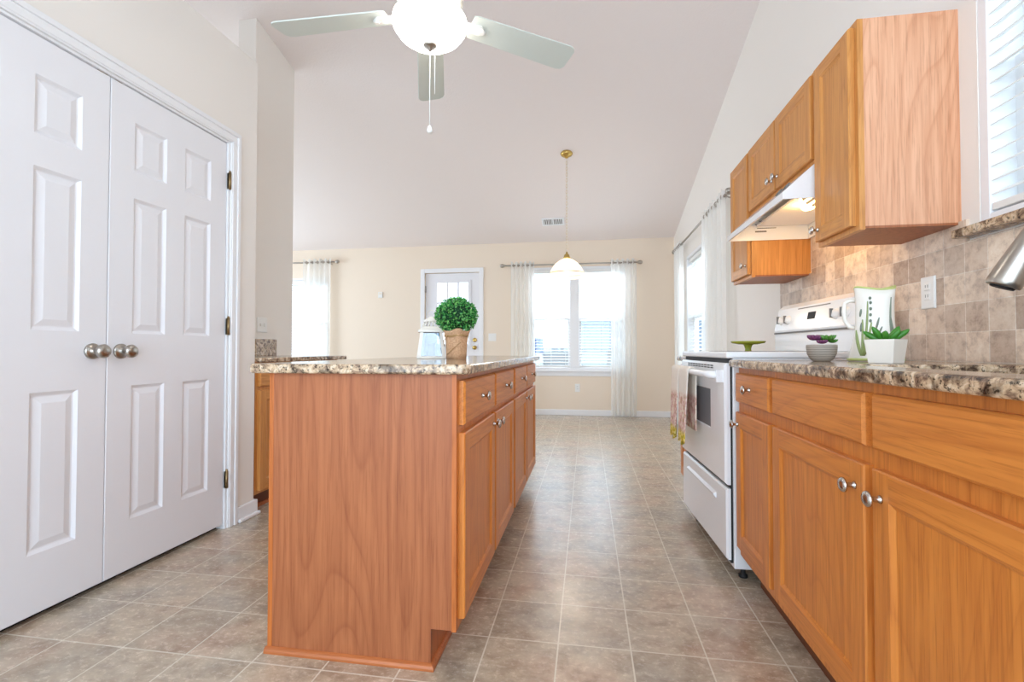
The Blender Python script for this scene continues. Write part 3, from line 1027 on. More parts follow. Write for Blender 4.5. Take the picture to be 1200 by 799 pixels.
# ------------------------------------------------------------------ island
IX0, IX1, IY0, IY1 = -1.0, -0.385, 1.373, 3.40
IT = 0.877
MID = 2.385
def island_unit(label, y0, y1, near):
    t = thing('island_cabinet', label, 'cabinet', ((IX0 + IX1) / 2, (y0 + y1) / 2, 0), 'island cabinets')
    ye = y0 + (0.012 if near else 0.0)
    body = MB()
    body.box(IX0 + 0.004, IX1, ye, y1, 0.115, IT, M['oak_v'])
    body.build('carcass', None, t)
    MB().box(IX0 + 0.004, IX1 - 0.078, ye, y1, 0, 0.115).build('toe_kick', M['oak_edge'], t)
    if near:
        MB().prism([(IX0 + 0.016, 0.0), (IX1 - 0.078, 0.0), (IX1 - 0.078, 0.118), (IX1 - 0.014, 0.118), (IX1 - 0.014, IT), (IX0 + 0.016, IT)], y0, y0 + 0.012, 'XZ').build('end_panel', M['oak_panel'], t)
        MB().box(IX1 - 0.014, IX1, y0 - 0.001, y0 + 0.012, 0.115, IT).build('face_frame_stile', M['oak_edge'], t)
        MB().box(IX0, IX0 + 0.016, y0 - 0.001, y0 + 0.02, 0, IT).build('corner_strip', M['oak_edge'], t, bevel=0.002)
    sm = MB()
    q = [(0, 0), (0.013, 0), (0.013, 0.007), (0.0095, 0.0135), (0.004, 0.017), (0, 0.018)]
    xs = IX1 - 0.078
    if near:
        sm.hexa([(IX0 - 0.004, y0 - o, h) for o, h in q], [(xs + o, y0 - o, h) for o, h in q], M['oak_mould'])
    sm.hexa([(xs + o, (y0 - o) if near else y0, h) for o, h in q], [(xs + o, y1, h) for o, h in q], M['oak_mould'])
    sm.build('shoe_moulding', None, t)
    put = face_plus_x(IX1)
    w = (y1 - y0 - 0.075) / 2
    a0, a1 = y0 + 0.025, y0 + 0.025 + w
    b0, b1 = y1 - 0.025 - w, y1 - 0.025
    for i, (a, b) in enumerate(((a0, a1), (b0, b1))):
        drawer_front(t, put, a, b, 0.722, 0.857, ((a + b) / 2, 0.79), 'X', IX1 + 0.02, M['oak_h'])
        ky = b - 0.03 if i == 0 else a + 0.03
        cab_door(t, put, a, b, 0.142, 0.698, (ky, 0.66), 'X', IX1 + 0.02, M['oak_v'], M['oak_h'])
    return t
island_unit('near oak island cabinet with wide veneered end panel under granite', IY0, MID, True)
island_unit('far oak island cabinet nearer the dining window', MID, IY1, False)

def rounded_rect(x0, x1, y0, y1, r, n=8):
    pts = []
    for cx, cy, a0 in ((x1 - r, y0 + r, -PI / 2), (x1 - r, y1 - r, 0), (x0 + r, y1 - r, PI / 2), (x0 + r, y0 + r, PI)):
        for i in range(n + 1):
            a = a0 + PI / 2 * i / n
            pts.append((cx + r * math.cos(a), cy + r * math.sin(a)))
    return pts
ct = MB().prism(rounded_rect(-1.064, -0.342, 1.345, 3.48, 0.03), IT, 0.907, 'XY')
tag(ct.build('island_countertop', M['granite'], bevel=0.007, seg=3, base=(-0.7, 2.4, IT)), 'speckled granite slab on the oak island', 'countertop')

# ------------------------------------------------------------------ right base run
XF = 0.61            # face frame
CTOP, CBOT = 0.911, 0.881
def base_unit(label, y0, y1, fronts, near_side=False):
    t = thing('base_cabinet', label, 'cabinet', ((XF + XR) / 2, (y0 + y1) / 2, 0))
    if near_side is None:        # sink base: open top, so a shell without a lid
        body = MB().box(XF, XF + 0.02, y0, y1, 0.125, CBOT, M['oak_v'])
        body.box(XF + 0.02, XR - 0.014, y0, y0 + 0.016, 0.125, CBOT, M['oak_v']).box(XF + 0.02, XR - 0.014, y1 - 0.016, y1, 0.125, CBOT, M['oak_v'])
        body.box(XF + 0.02, XR - 0.014, y0 + 0.016, y1 - 0.016, 0.125, 0.14, M['oak_v'])
    else:
        body = MB().box(XF, XR - 0.014, y0, y1, 0.125, CBOT, M['oak_v'])
    body.build('carcass', None, t)
    MB().box(XF + 0.075, XR - 0.014, y0, y1, 0, 0.125).build('toe_kick', M['oak_dark'], t)
    put = face_minus_x(XF)
    for kind, a, b, z0, z1, kn in fronts:
        if kind == 'door':
            cab_door(t, put, a, b, z0, z1, kn, '-X', XF - 0.02, M['oak_v'], M['oak_h'])
        else:
            drawer_front(t, put, a, b, z0, z1, kn, '-X', XF - 0.02, M['oak_h'], name=kind)
    return t
ZD0, ZD1, ZR0, ZR1 = 0.163, 0.702, 0.742, 0.858
base_unit('narrow oak base cabinet with one drawer beside the stove', 1.668, 2.050,
          [('drawer', 1.685, 2.032, ZR0, ZR1, (1.86, 0.802)), ('door', 1.685, 2.032, ZD0, ZD1, (2.003, 0.655))])
base_unit('wide oak sink cabinet with two doors under the faucet', 0.585, 1.666,
          [('drawer_front', 1.137, 1.652, ZR0, ZR1, None), ('door', 1.137, 1.652, ZD0, ZD1, (1.172, 0.648)),
           ('drawer_front', 0.60, 1.108, ZR0, ZR1, None), ('door', 0.60, 1.108, ZD0, ZD1, (1.078, 0.645))], None)
base_unit('oak base cabinet beyond the stove under the cake stand', 2.87, 3.20,
          [('drawer', 2.885, 3.18, ZR0, ZR1, (3.03, 0.802)), ('door', 2.885, 3.18, ZD0, ZD1, (2.91, 0.655))])

SK = (0.70, 1.07, 0.70, 1.42)
rc_ = MB().cells([0.572, SK[0], SK[1], XR - 0.011], [-0.3, SK[2], SK[3], 2.056], {(1, 1)}, lambda u, v, t: (u, v, t), CBOT, CTOP)
tag(rc_.build('kitchen_countertop', M['granite'], bevel=0.008, seg=3, base=(0.9, 1.0, CBOT)), 'long granite countertop with the sink cut into it', 'countertop')
tag(MB().box(0.575, XR - 0.011, 2.866, 3.21, CBOT, CTOP).build('kitchen_countertop', M['granite'], bevel=0.008, seg=3, base=(0.9, 3.0, CBOT)),
    'short granite countertop beyond the stove', 'countertop')
sk = MB()
sk.box(SK[0] - 0.012, SK[0], SK[2] - 0.012, SK[3] + 0.012, 0.69, CBOT).box(SK[1], SK[1] + 0.012, SK[2] - 0.012, SK[3] + 0.012, 0.69, CBOT)
sk.box(SK[0], SK[1], SK[2] - 0.012, SK[2], 0.69, CBOT).box(SK[0], SK[1], SK[3], SK[3] + 0.012, 0.69, CBOT)
sk.box(SK[0], SK[1], SK[2], SK[3], 0.69, 0.70)
st = thing('kitchen_sink', 'steel sink basin set under the granite countertop', 'sink', (0.885, 1.06, 0.69))
sk.build('basin', M['steel'], st)
MB().lathe((0.885, 1.06, 0.70), [(0, 0), (0.045, 0.0), (0.045, 0.004), (0.03, 0.003), (0, 0.001)], 24).build('drain', M['nickel'], st)
for x0, x1, y0, y1 in ((0.572, 1.209, -0.3, 0.58),):
    base_unit('oak base cabinet nearest the camera below the granite', -0.30, 0.583,
              [('drawer', -0.28, 0.565, ZR0, ZR1, (0.14, 0.802)), ('door', -0.28, 0.135, ZD0, ZD1, (0.10, 0.65)), ('door', 0.15, 0.565, ZD0, ZD1, (0.185, 0.65))])

# tiled splashback, one sheet of wall tile
spb = MB().cells([-0.3, 0.28, 1.733, 3.225], [CTOP, 1.30, 1.372], {(1, 1)}, lambda u, v, t: (t, u, v), XR - 0.010, XR)
spb.box(XR - 0.010, XR, 2.066, 2.80, 1.372, 1.56)
struct(spb.build('wall_tile', M['splash']), 'square travertine tile splashback above the countertop', 'backsplash')

# ------------------------------------------------------------------ faucet
fc = thing('kitchen_faucet', 'brushed nickel pull-down faucet arching over the sink', 'faucet', (1.135, 0.94, CTOP))
MB().lathe((1.135, 0.94, CTOP), [(0, 0), (0.03, 0), (0.03, 0.008), (0.021, 0.016), (0.019, 0.09), (0.015, 0.10), (0, 0.10)], 24).build('base', M['nickel'], fc)
tip = Vector((0.862, 1.142, 1.083)); back = Vector((1.135, 0.94, 0.0))
hd = Vector((tip.x - back.x, tip.y - back.y, 0)).normalized()
L = math.hypot(tip.x - back.x, tip.y - back.y)
neck = [(back.x, back.y, 0.99), (back.x, back.y, 1.12)]
top_end = tip - hd * 0.052 + Vector((0, 0, 0.118))
span = math.hypot(top_end.x - back.x, top_end.y - back.y)
for i in range(1, 15):
    a = PI * i / 16
    d = span * 0.5 * (1 - math.cos(a)) / 0.99
    neck.append((back.x + hd.x * d, back.y + hd.y * d, 1.12 + 0.165 * math.sin(a) + 0.075 * i / 15))
neck.append(tuple(top_end + Vector((-hd.x * 0.004, -hd.y * 0.004, 0.02))))
MB().tube(neck, 0.0125, 14).build('neck', M['nickel'], fc)
ax = (tip - top_end)
hp = [top_end + ax * s for s in (-0.06, 0.0, 0.08, 0.12, 0.6, 0.9, 0.97, 1.0)]
MB().tube(hp, [0.0135, 0.0175, 0.0185, 0.0195, 0.026, 0.0295, 0.0292, 0.027], 24).build('spray_head', M['nickel'], fc)
MB().tube([tip - ax * 0.004, tip + ax * 0.025], [0.021, 0.0195], 20).build('spray_nozzle', M['black'], fc)
btn = top_end + ax * 0.62
side = Vector((-hd.x, -hd.y, 0)) * 0.0
MB().ball(tuple(btn + Vector((-0.004, 0.022, 0.004))), 0.006, 0.006, 0.016, None, 10, 8).build('spray_button', M['black'], fc)
MB().tube([(1.135, 0.925, 0.985), (1.135, 0.88, 1.0), (1.135, 0.845, 1.035)], [0.009, 0.007, 0.006], 10).build('lever', M['nickel'], fc)

# ------------------------------------------------------------------ wall cabinets and hood
UX = 0.915
UT, UB, UM = 2.082, 1.358, 1.705
def wall_unit(label, y0, y1, z0, fronts, side_mat):
    t = thing('wall_cabinet', label, 'cabinet', ((UX + XR) / 2, (y0 + y1) / 2, z0), None)
    b = MB().box(UX + 0.018, XR, y0 + 0.0005, y1, z0 + 0.012, UT)
    b.build('carcass', M[side_mat], t)
    f = MB().box(UX, UX + 0.018, y0, y1, z0, UT, M['oak_up_v'])
    f.build('face_frame', None, t)
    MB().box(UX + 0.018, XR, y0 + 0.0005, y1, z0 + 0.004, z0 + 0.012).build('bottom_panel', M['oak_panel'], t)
    put = face_minus_x(UX)
    for a, b_, kn in fronts:
        cab_door(t, put, a, b_, z0 + 0.018, UT - 0.018, kn, '-X', UX - 0.02, M['oak_up_v'], M['oak_up_h'], 0.05)
    return t
wall_unit('tall narrow oak wall cabinet nearest the window with brightly lit end panel', 1.765, 2.054, UB, [(1.785, 2.038, (2.012, 1.42))], 'oak_panel_lit')
wall_unit('short double-door oak wall cabinet above the range hood', 2.056, 2.826, UM, [(2.070, 2.432, (2.405, 1.775)), (2.446, 2.812, (2.473, 1.775))], 'oak_up_v')
wall_unit('tall narrow oak wall cabinet beside the side window curtain', 2.828, 3.165, UB, [(2.844, 3.150, (2.872, 1.43))], 'oak_up_v')

# range hood: sloped front, open underside with lamp
HY0, HY1, HXF, HZ0, HZ1 = 2.058, 2.824, 0.785, 1.562, 1.704
hdq = thing('range_hood', 'white range hood with a warm lamp above the stove', 'range hood', (1.0, (HY0 + HY1) / 2, HZ0))
sh_ = MB()
def hood_side(y0, y1):
    sh_.prism([(HXF, HZ0), (HXF, HZ0 + 0.028), (UX - 0.004, HZ1), (XR - 0.011, HZ1), (XR - 0.011, HZ0)], y0, y1, 'XZ')
hood_side(HY0, HY0 + 0.006)
hood_side(HY1 - 0.006, HY1)
sh_.hexa([(HXF, HY0 + 0.006, HZ0), (HXF + 0.008, HY0 + 0.006, HZ0), (HXF + 0.008, HY1 - 0.006, HZ0), (HXF, HY1 - 0.006, HZ0)],
         [(HXF, HY0 + 0.006, HZ0 + 0.028), (HXF + 0.008, HY0 + 0.006, HZ0 + 0.028), (HXF + 0.008, HY1 - 0.006, HZ0 + 0.028), (HXF, HY1 - 0.006, HZ0 + 0.028)])
sh_.hexa([(HXF, HY0 + 0.006, HZ0 + 0.028), (HXF + 0.008, HY0 + 0.006, HZ0 + 0.0275), (HXF + 0.008, HY1 - 0.006, HZ0 + 0.0275), (HXF, HY1 - 0.006, HZ0 + 0.028)],
         [(UX - 0.004, HY0 + 0.006, HZ1), (UX + 0.004, HY0 + 0.006, HZ1), (UX + 0.004, HY1 - 0.006, HZ1), (UX - 0.004, HY1 - 0.006, HZ1)])
sh_.box(UX, XR - 0.011, HY0 + 0.006, HY1 - 0.006, HZ1 - 0.006, HZ1)
sh_.box(XR - 0.017, XR - 0.011, HY0 + 0.006, HY1 - 0.006, HZ0, HZ1 - 0.006)
sh_.build('hood_shell', M['white_enamel'], hdq)
MB().box(UX + 0.02, XR - 0.02, 2.32, HY1 - 0.02, HZ0 + 0.075, HZ0 + 0.085).build('filter_plate', M['white_enamel'], hdq)
lm = MB().lathe((0.985, 2.29, HZ0 + 0.045), [(0.0, -0.04), (0.026, -0.036), (0.032, 0.0), (0.026, 0.036), (0.0, 0.04)], 18, None, 'Y')
lm.build('lamp_bulb', M['lens_glow'], hdq)
ls = MB()
for k in range(9):
    a = PI * (0.04 + 0.92 * k / 8)
    x, z = 1.0 - 0.075 * math.cos(a), HZ0 + 0.072 - 0.058 * math.sin(a)
    ls.tube([(x, 2.11, z), (x, 2.23, z)], 0.0058, 8)
ls.box(0.925, 1.075, 2.105, 2.11, HZ0 + 0.03, HZ0 + 0.078)
ls.build('ribbed_lens', M['cream_plastic'], hdq)
lab = MB()
for k, (a, b) in enumerate(((0.95, 1.03), (0.93, 1.05), (0.94, 1.04), (0.93, 0.99))):
    z = HZ0 + 0.105 - 0.02 * k
    lab.box(a, b, HY1 - 0.0068, HY1 - 0.006, z, z + (0.008 if k == 3 else 0.004))
lab.build('printed_label', M['vent_dark'], hdq)
for y in (2.16, 2.24):
    zc_, xc_ = HZ0 + 0.085, HXF + 0.051
    MB().hexa([(xc_ - 0.008, y - 0.014, zc_ - 0.012), (xc_, y - 0.014, zc_ - 0.014), (xc_, y + 0.014, zc_ - 0.014), (xc_ - 0.008, y + 0.014, zc_ - 0.012)],
              [(xc_ + 0.008, y - 0.014, zc_ + 0.010), (xc_ + 0.016, y - 0.014, zc_ + 0.008), (xc_ + 0.016, y + 0.014, zc_ + 0.008), (xc_ + 0.008, y + 0.014, zc_ + 0.010)]).build('rocker_switch', M['vent_dark'], hdq)
point_light('hood_lamp_light', (1.02, 2.40, HZ0 + 0.055), 1.35, (1.0, 0.62, 0.24), 0.03, hdq)

# ------------------------------------------------------------------ stove
SX, SY0, SY1 = 0.565, 2.078, 2.832
sv = thing('electric_stove', 'white freestanding electric stove between the oak cabinets', 'stove', (SX, SY0, 0))
MB().box(SX + 0.03, 1.175, SY0, SY1, 0.05, 0.915).build('body', M['white_enamel'], sv, bevel=0.004)
for x in (SX + 0.08, 1.12):
    for y in (SY0 + 0.05, SY1 - 0.05):
        MB().lathe((x, y, 0), [(0, 0), (0.018, 0), (0.018, 0.01), (0.01, 0.014), (0.01, 0.051), (0, 0.051)], 12).build('foot', M['black'], sv)
MB().box(SX + 0.004, 1.17, SY0 - 0.006, SY1 + 0.006, 0.915, 0.943).build('cooktop', M['white_enamel'], sv, bevel=0.008, seg=3)
for (x, y, r) in ((0.74, SY0 + 0.2, 0.10), (0.74, SY1 - 0.2, 0.08), (0.97, SY0 + 0.2, 0.08), (0.97, SY1 - 0.2, 0.10)):
    MB().lathe((x, y, 0.943), [(r, 0), (r, 0.0015), (r - 0.006, 0.0015), (r - 0.006, 0)], 32).build('burner_ring', M['vent_dark'], sv)
MB().box(SX + 0.02, SX + 0.03, SY0 + 0.012, SY1 - 0.012, 0.07, 0.914).build('dark_gap_strip', M['black'], sv)  # black strip standing in for the shaded gap around the door
# drawer
dm = MB().slab(face_minus_x(SX + 0.02), SY0 + 0.006, SY1 - 0.006, 0.085, 0.376, 0.018, [], [], 0.008, M['white_enamel'])
dr = dm.build('storage_drawer', None, sv)
gp = MB().prism([(SX + 0.003, 0.325), (SX - 0.012, 0.318), (SX - 0.010, 0.308), (SX + 0.003, 0.296)], SY0 + 0.14, SY1 - 0.14, 'XZ')
gp.build('drawer_grip', M['white_enamel'], dr, bevel=0.002)
# oven door
om = MB().slab(face_minus_x(SX + 0.02), SY0 + 0.004, SY1 - 0.004, 0.392, 0.895, 0.022, [(SY0 + 0.20, SY1 - 0.20, 0.595, 0.775)], [(0.004, 0.004), (0.01, 0.004)], 0.009, M['white_enamel'], M['white_enamel'], M['dark_glass'])
od = om.build('oven_door', None, sv)
vt = MB()
for k in range(9):
    y = SY0 + 0.16 + k * 0.05
    for z in (0.868, 0.878):
        vt.box(SX - 0.0035, SX - 0.001, y, y + 0.036, z, z + 0.005)
vt.build('vent_slots', M['black'], od)
hb = MB().tube([(SX - 0.012, SY0 + 0.035, 0.842), (SX - 0.045, SY0 + 0.045, 0.845), (SX - 0.052, SY0 + 0.08, 0.847), (SX - 0.052, SY1 - 0.08, 0.847), (SX - 0.045, SY1 - 0.045, 0.845), (SX - 0.012, SY1 - 0.035, 0.842)],
               [0.017, 0.017, 0.0155, 0.0155, 0.017, 0.017], 14)
hb.box(SX - 0.03, SX, SY0 + 0.02, SY0 + 0.05, 0.815, 0.866).box(SX - 0.03, SX, SY1 - 0.05, SY1 - 0.02, 0.815, 0.866)
hb.build('door_handle', M['white_enamel'], od)
# backguard
bg = MB().prism([(1.07, 0.943), (1.175, 0.943), (1.175, 1.19), (1.118, 1.195), (1.09, 1.17), (1.066, 1.055), (1.07, 1.03)], SY0, SY1, 'XZ')
bgo = bg.build('backguard', M['white_enamel'], sv, bevel=0.006, seg=3)
MB().box(1.062, 1.075, SY0 + 0.012, SY1 - 0.012, 1.036, 1.044).build('vent_gap', M['vent_dark'], bgo)
def panel_pt(y, s):
    a, b = Vector((1.066, 0, 1.055)), Vector((1.09, 0, 1.17))
    p = a + (b - a) * s
    return Vector((p.x, y, p.z))
nrm = Vector((-0.115, 0, 0.024)).normalized()
for y in (SY0 + 0.075, SY0 + 0.155, SY1 - 0.155, SY1 - 0.075):
    p = panel_pt(y, 0.45)
    k = MB()
    k.tube([p, p + nrm * 0.004, p + nrm * 0.006, p + nrm * 0.018, p + nrm * 0.021], [0.024, 0.024, 0.019, 0.0165, 0.012], 20)
    ko = k.build('burner_knob', M['white_plastic'], bgo)
    k2 = MB().box(p.x - 0.026, p.x - 0.014, y - 0.0045, y + 0.0045, p.z - 0.016, p.z + 0.024)
    k2.build('knob_grip', M['vent_dark'], ko)
p = panel_pt((SY0 + SY1) / 2 - 0.01, 0.55)
MB().hexa([panel_pt(p.y - 0.035, 0.38) + nrm * 0.0015, panel_pt(p.y + 0.035, 0.38) + nrm * 0.0015, panel_pt(p.y + 0.035, 0.68) + nrm * 0.0015, panel_pt(p.y - 0.035, 0.68) + nrm * 0.0015],
          [panel_pt(p.y - 0.035, 0.38), panel_pt(p.y + 0.035, 0.38), panel_pt(p.y + 0.035, 0.68), panel_pt(p.y - 0.035, 0.68)]).build('clock_display', M['black'], bgo)
MB().hexa([panel_pt(p.y - 0.15, 0.88) + nrm * 0.001, panel_pt(p.y + 0.15, 0.88) + nrm * 0.001, panel_pt(p.y + 0.15, 0.92) + nrm * 0.001, panel_pt(p.y - 0.15, 0.92) + nrm * 0.001],
          [panel_pt(p.y - 0.15, 0.88), panel_pt(p.y + 0.15, 0.88), panel_pt(p.y + 0.15, 0.92), panel_pt(p.y - 0.15, 0.92)]).build('panel_line', M['vent_dark'], bgo)
sv.rotation_euler = (0, 0, math.radians(2.3))
ROT = Matrix.Translation(Vector((SX, SY0, 0))) @ Matrix.Rotation(math.radians(2.3), 4, 'Z') @ Matrix.Translation(-Vector((SX, SY0, 0)))

def towel(y0, y1, zlow, zback, label, seed):
    rnd = random.Random(seed)
    ph = rnd.random() * 6
    xb, zb, r = SX - 0.052, 0.847, 0.019
    path = []
    for k in range(15):
        path.append((xb - r, zlow + (zb - zlow) * k / 14))
    for k in range(1, 8):
        a = PI - PI * k / 8
        path.append((xb + r * math.cos(a), zb + r * math.sin(a)))
    for k in range(9):
        path.append((xb + r, zb - (zb - zback) * k / 8))
    m = MB()
    n = 22
    rows = []
    for j, (x, z) in enumerate(path):
        row = []
        drop = max(0.0, (zb - z)) / 0.38
        for i in range(n + 1):
            u = i / n
            pinch = 1 - 0.1 * drop
            y = (y0 + y1) / 2 + (y1 - y0) * (u - 0.5) * pinch
            wv = 0.012 * drop * math.sin(2 * PI * 1.5 * u + ph)
            sgn = -1 if j < 18 else 0.25
            xx = x + (-abs(wv) - 0.010 * drop * (1 - u) if sgn < 0 else 0)
            p = ROT @ Vector((xx, y, z + (0.012 * math.sin(3 * PI * u + ph) if j == 0 else 0)))
            row.append(m.bm.verts.new(p))
        rows.append(row)
    for a, b in zip(rows, rows[1:]):
        for i in range(n):
            f = m.bm.faces.new((a[i], a[i + 1], b[i + 1], b[i]))
            f.smooth = True
    o = m.build('dish_towel', M['towel'], None, recalc=False)
    so = o.modifiers.new('cloth', 'SOLIDIFY')
    so.thickness = 0.005
    so.offset = 0
    return tag(o, label, 'towel', None)
towel(2.40, 2.575, 0.49, 0.56, 'cream floral dish towel on the oven handle, nearer the countertop', 1)
towel(2.592, 2.752, 0.49, 0.56, 'cream floral dish towel on the oven handle, nearer the dining window', 4)

# ------------------------------------------------------------------ left counter run behind the island
LX = -1.915
lu = thing('base_cabinet', 'oak base cabinet behind the pantry corner on the left', 'cabinet', ((LX - 2.51) / 2, 3.0, 0))
MB().box(-2.505, LX, 2.50, 3.42, 0.105, IT).build('carcass', M['oak_up_v'], lu)
MB().box(-2.505, LX - 0.07, 2.50, 3.42, 0, 0.105).build('toe_kick', M['oak_dark'], lu)
MB().box(LX - 0.07, LX - 0.055, 2.50, 3.42, 0, 0.02).build('shoe_moulding', M['oak_mould'], lu)
for a, b, kk in ((2.52, 2.95, 2.92), (2.965, 3.40, 3.0)):
    drawer_front(lu, face_plus_x(LX), a, b, 0.735, 0.86, ((a + b) / 2, 0.797), 'X', LX + 0.02, M['oak_up_h'])
    cab_door(lu, face_plus_x(LX), a, b, 0.125, 0.712, (kk, 0.665), 'X', LX + 0.02, M['oak_up_v'], M['oak_up_h'])
lc = MB().prism(rounded_rect(-2.509, -1.868, 2.50, 3.50, 0.03), IT, 0.905, 'XY')
tag(lc.build('side_countertop', M['granite'], bevel=0.006, seg=3, base=(-2.2, 3.0, IT)), 'granite countertop behind the island, ending in the open', 'countertop')
tag(MB().box(-2.509, -2.489, 3.255, 3.50, 0.905, 1.035).build('granite_upstand', M['granite'], bevel=0.003, base=(-2.5, 3.4, 0.905)),
    'short granite upstand against the narrow wall end', 'backsplash')

# ------------------------------------------------------------------ switch and outlet plates
def plate(label, c, axis, gang=1, kind='outlet', cat='outlet', w=0.07, h=0.115):
    m = {'-X': lambda u, v, t: (c[0] - t, c[1] + u, c[2] + v), 'X': lambda u, v, t: (c[0] + t, c[1] + u, c[2] + v),
         '-Y': lambda u, v, t: (c[0] + u, c[1] - t, c[2] + v)}[axis]
    W = w + 0.046 * (gang - 1)
    t = thing('wall_' + kind, label, cat, c)
    t['kind'] = 'thing'
    MB().slab(m, -W / 2, W / 2, -h / 2, h / 2, 0.006, [], [], 0.003, M['white_plastic']).build('cover_plate', None, t)
    for g in range(gang):
        u0 = (g - (gang - 1) / 2) * 0.046
        if kind == 'outlet':
            for v0 in (-0.027, 0.008):
                MB().slab(m, u0 - 0.015, u0 + 0.015, v0, v0 + 0.026, 0.0082, [], [], 0.002, M['white_plastic']).build('socket', None, t)
                s = MB()
                for du in (-0.006, 0.006):
                    s.hexa([m(u0 + du - 0.001, v0 + 0.010, 0.0083), m(u0 + du + 0.001, v0 + 0.010, 0.0083), m(u0 + du + 0.001, v0 + 0.02, 0.0083), m(u0 + du - 0.001, v0 + 0.02, 0.0083)],
                           [m(u0 + du - 0.001, v0 + 0.010, 0.0086), m(u0 + du + 0.001, v0 + 0.010, 0.0086), m(u0 + du + 0.001, v0 + 0.02, 0.0086), m(u0 + du - 0.001, v0 + 0.02, 0.0086)])
                s.build('slots', M['black'], t)
        else:
            MB().slab(m, u0 - 0.005, u0 + 0.005, -0.012, 0.012, 0.014, [], [], 0.002, M['white_plastic']).build('toggle', None, t)
    return t
plate('white outlet plate on the tiled splashback above the countertop', (XR - 0.010, 1.905, 1.155), '-X')
plate('white outlet plate on the tile beyond the stove', (XR - 0.010, 3.17, 1.115), '-X')
plate('white double switch plate on the narrow wall end above granite', (-2.51, 3.345, 1.145), 'X', 2, 'switch', 'switch')
plate('white outlet plate low on the back wall under the dining window', (-0.14, YB, 0.40), '-Y')
plate('white switch plate on the back wall right of the back door', (-1.40, YB, 1.14), '-Y', 2, 'switch', 'switch')
tm = thing('thermostat', 'small white thermostat high on the back wall left of the back door', 'thermostat', (-3.17, YB, 1.80))
MB().slab(face_minus_y(YB), -3.205, -3.135, 1.76, 1.85, 0.022, [], [], 0.005, M['white_plastic']).build('case', None, tm)
MB().box(-3.19, -3.15, YB - 0.0235, YB - 0.0215, 1.81, 1.835).build('dial_window', M['cream_plastic'], tm)

# ------------------------------------------------------------------ ceiling vent
def ceil_put(x, y, d):
    n = Vector((0, SLOPE, 1)).normalized()
    return Vector((x, y, ceil_z(y))) - n * d
vn = thing('ceiling_vent', 'white slatted air vent on the sloped ceiling near the back wall', 'vent', tuple(ceil_put(-0.45, 6.40, 0)))
fr = MB()
def cbox(mb, x0, x1, y0, y1, d0, d1):
    mb.hexa([ceil_put(x0, y0, d1), ceil_put(x1, y0, d1), ceil_put(x1, y1, d1), ceil_put(x0, y1, d1)],
            [ceil_put(x0, y0, d0), ceil_put(x1, y0, d0), ceil_put(x1, y1, d0), ceil_put(x0, y1, d0)])
vx0, vx1, vy0, vy1 = -0.60, -0.30, 6.30, 6.48
cbox(fr, vx0, vx1, vy0, vy0 + 0.022, 0, 0.012); cbox(fr, vx0, vx1, vy1 - 0.022, vy1, 0, 0.012)
cbox(fr, vx0, vx0 + 0.022, vy0, vy1, 0, 0.012); cbox(fr, vx1 - 0.022, vx1, vy0, vy1, 0, 0.012); cbox(fr, -0.458, -0.442, vy0, vy1, 0, 0.012)
fr.build('vent_frame', M['white_trim'], vn)
bk = MB(); cbox(bk, vx0 + 0.02, vx1 - 0.02, vy0 + 0.02, vy1 - 0.02, 0.0, 0.002); bk.build('vent_recess', M['vent_dark'], vn)
sl = MB()
for k in range(11):
    x = vx0 + 0.03 + k * 0.0242
    cbox(sl, x, x + 0.009, vy0 + 0.022, vy1 - 0.022, 0.002, 0.009)
sl.build('slats', M['white_trim'], vn)

# ------------------------------------------------------------------ ceiling fan
FX, FY, FZ = -0.625, 1.82, 2.30
fan = thing('ceiling_fan', 'white five-blade ceiling fan with a glowing light bowl', 'ceiling fan', (FX, FY, ceil_z(FY)))
czf = ceil_z(FY)
MB().lathe((FX, FY, czf), [(0, 0.005), (0.07, 0.015), (0.07, -0.02), (0.045, -0.06), (0.02, -0.08), (0, -0.08)], 28).build('canopy', M['fan_white'], fan)
MB().tube([(FX, FY, 2.5), (FX, FY, czf - 0.07)], 0.0135, 14).build('downrod', M['fan_white'], fan)
MB().lathe((FX, FY, FZ), [(0, 0.23), (0.04, 0.225), (0.06, 0.19), (0.115, 0.165), (0.135, 0.12), (0.135, 0.06), (0.12, 0.035), (0.10, 0.025), (0.10, 0.0), (0.135, -0.006), (0.146, -0.02), (0.14, -0.03), (0, -0.03)], 36).build('motor_housing', M['fan_white'], fan)
MB().lathe((FX, FY, FZ), [(0.148, -0.016), (0.151, -0.03), (0.146, -0.046), (0.128, -0.072), (0.098, -0.094), (0.058, -0.109), (0.02, -0.116), (0, -0.117)], 40).build('light_bowl', M['bowl_glow'], fan)
MB().lathe((FX, FY, FZ - 0.117), [(0, 0.006), (0.024, 0.005), (0.029, -0.001), (0.021, -0.008), (0.009, -0.014), (0.007, -0.022), (0, -0.026)], 20).build('finial', M['nickel'], fan)
pcs = ((0.0, 0.0, 1.845), (0.016, 0.014, 1.99))
for i, (dx, dy, zend) in enumerate(pcs):
    c = MB().tube([(FX + dx, FY + dy, FZ - 0.105 if i else FZ - 0.14), (FX + dx, FY + dy, zend)], 0.0016, 6)
    co = c.build('pull_chain', M['fan_white'], fan)
    if i == 0:
        MB().lathe((FX + dx, FY + dy, zend), [(0, 0.012), (0.006, 0.008), (0.0105, -0.004), (0.0115, -0.012), (0.009, -0.019), (0, -0.021)], 16).build('pull_knob', M['white_plastic'], co)
base_a = math.atan2(0.95, -0.312)
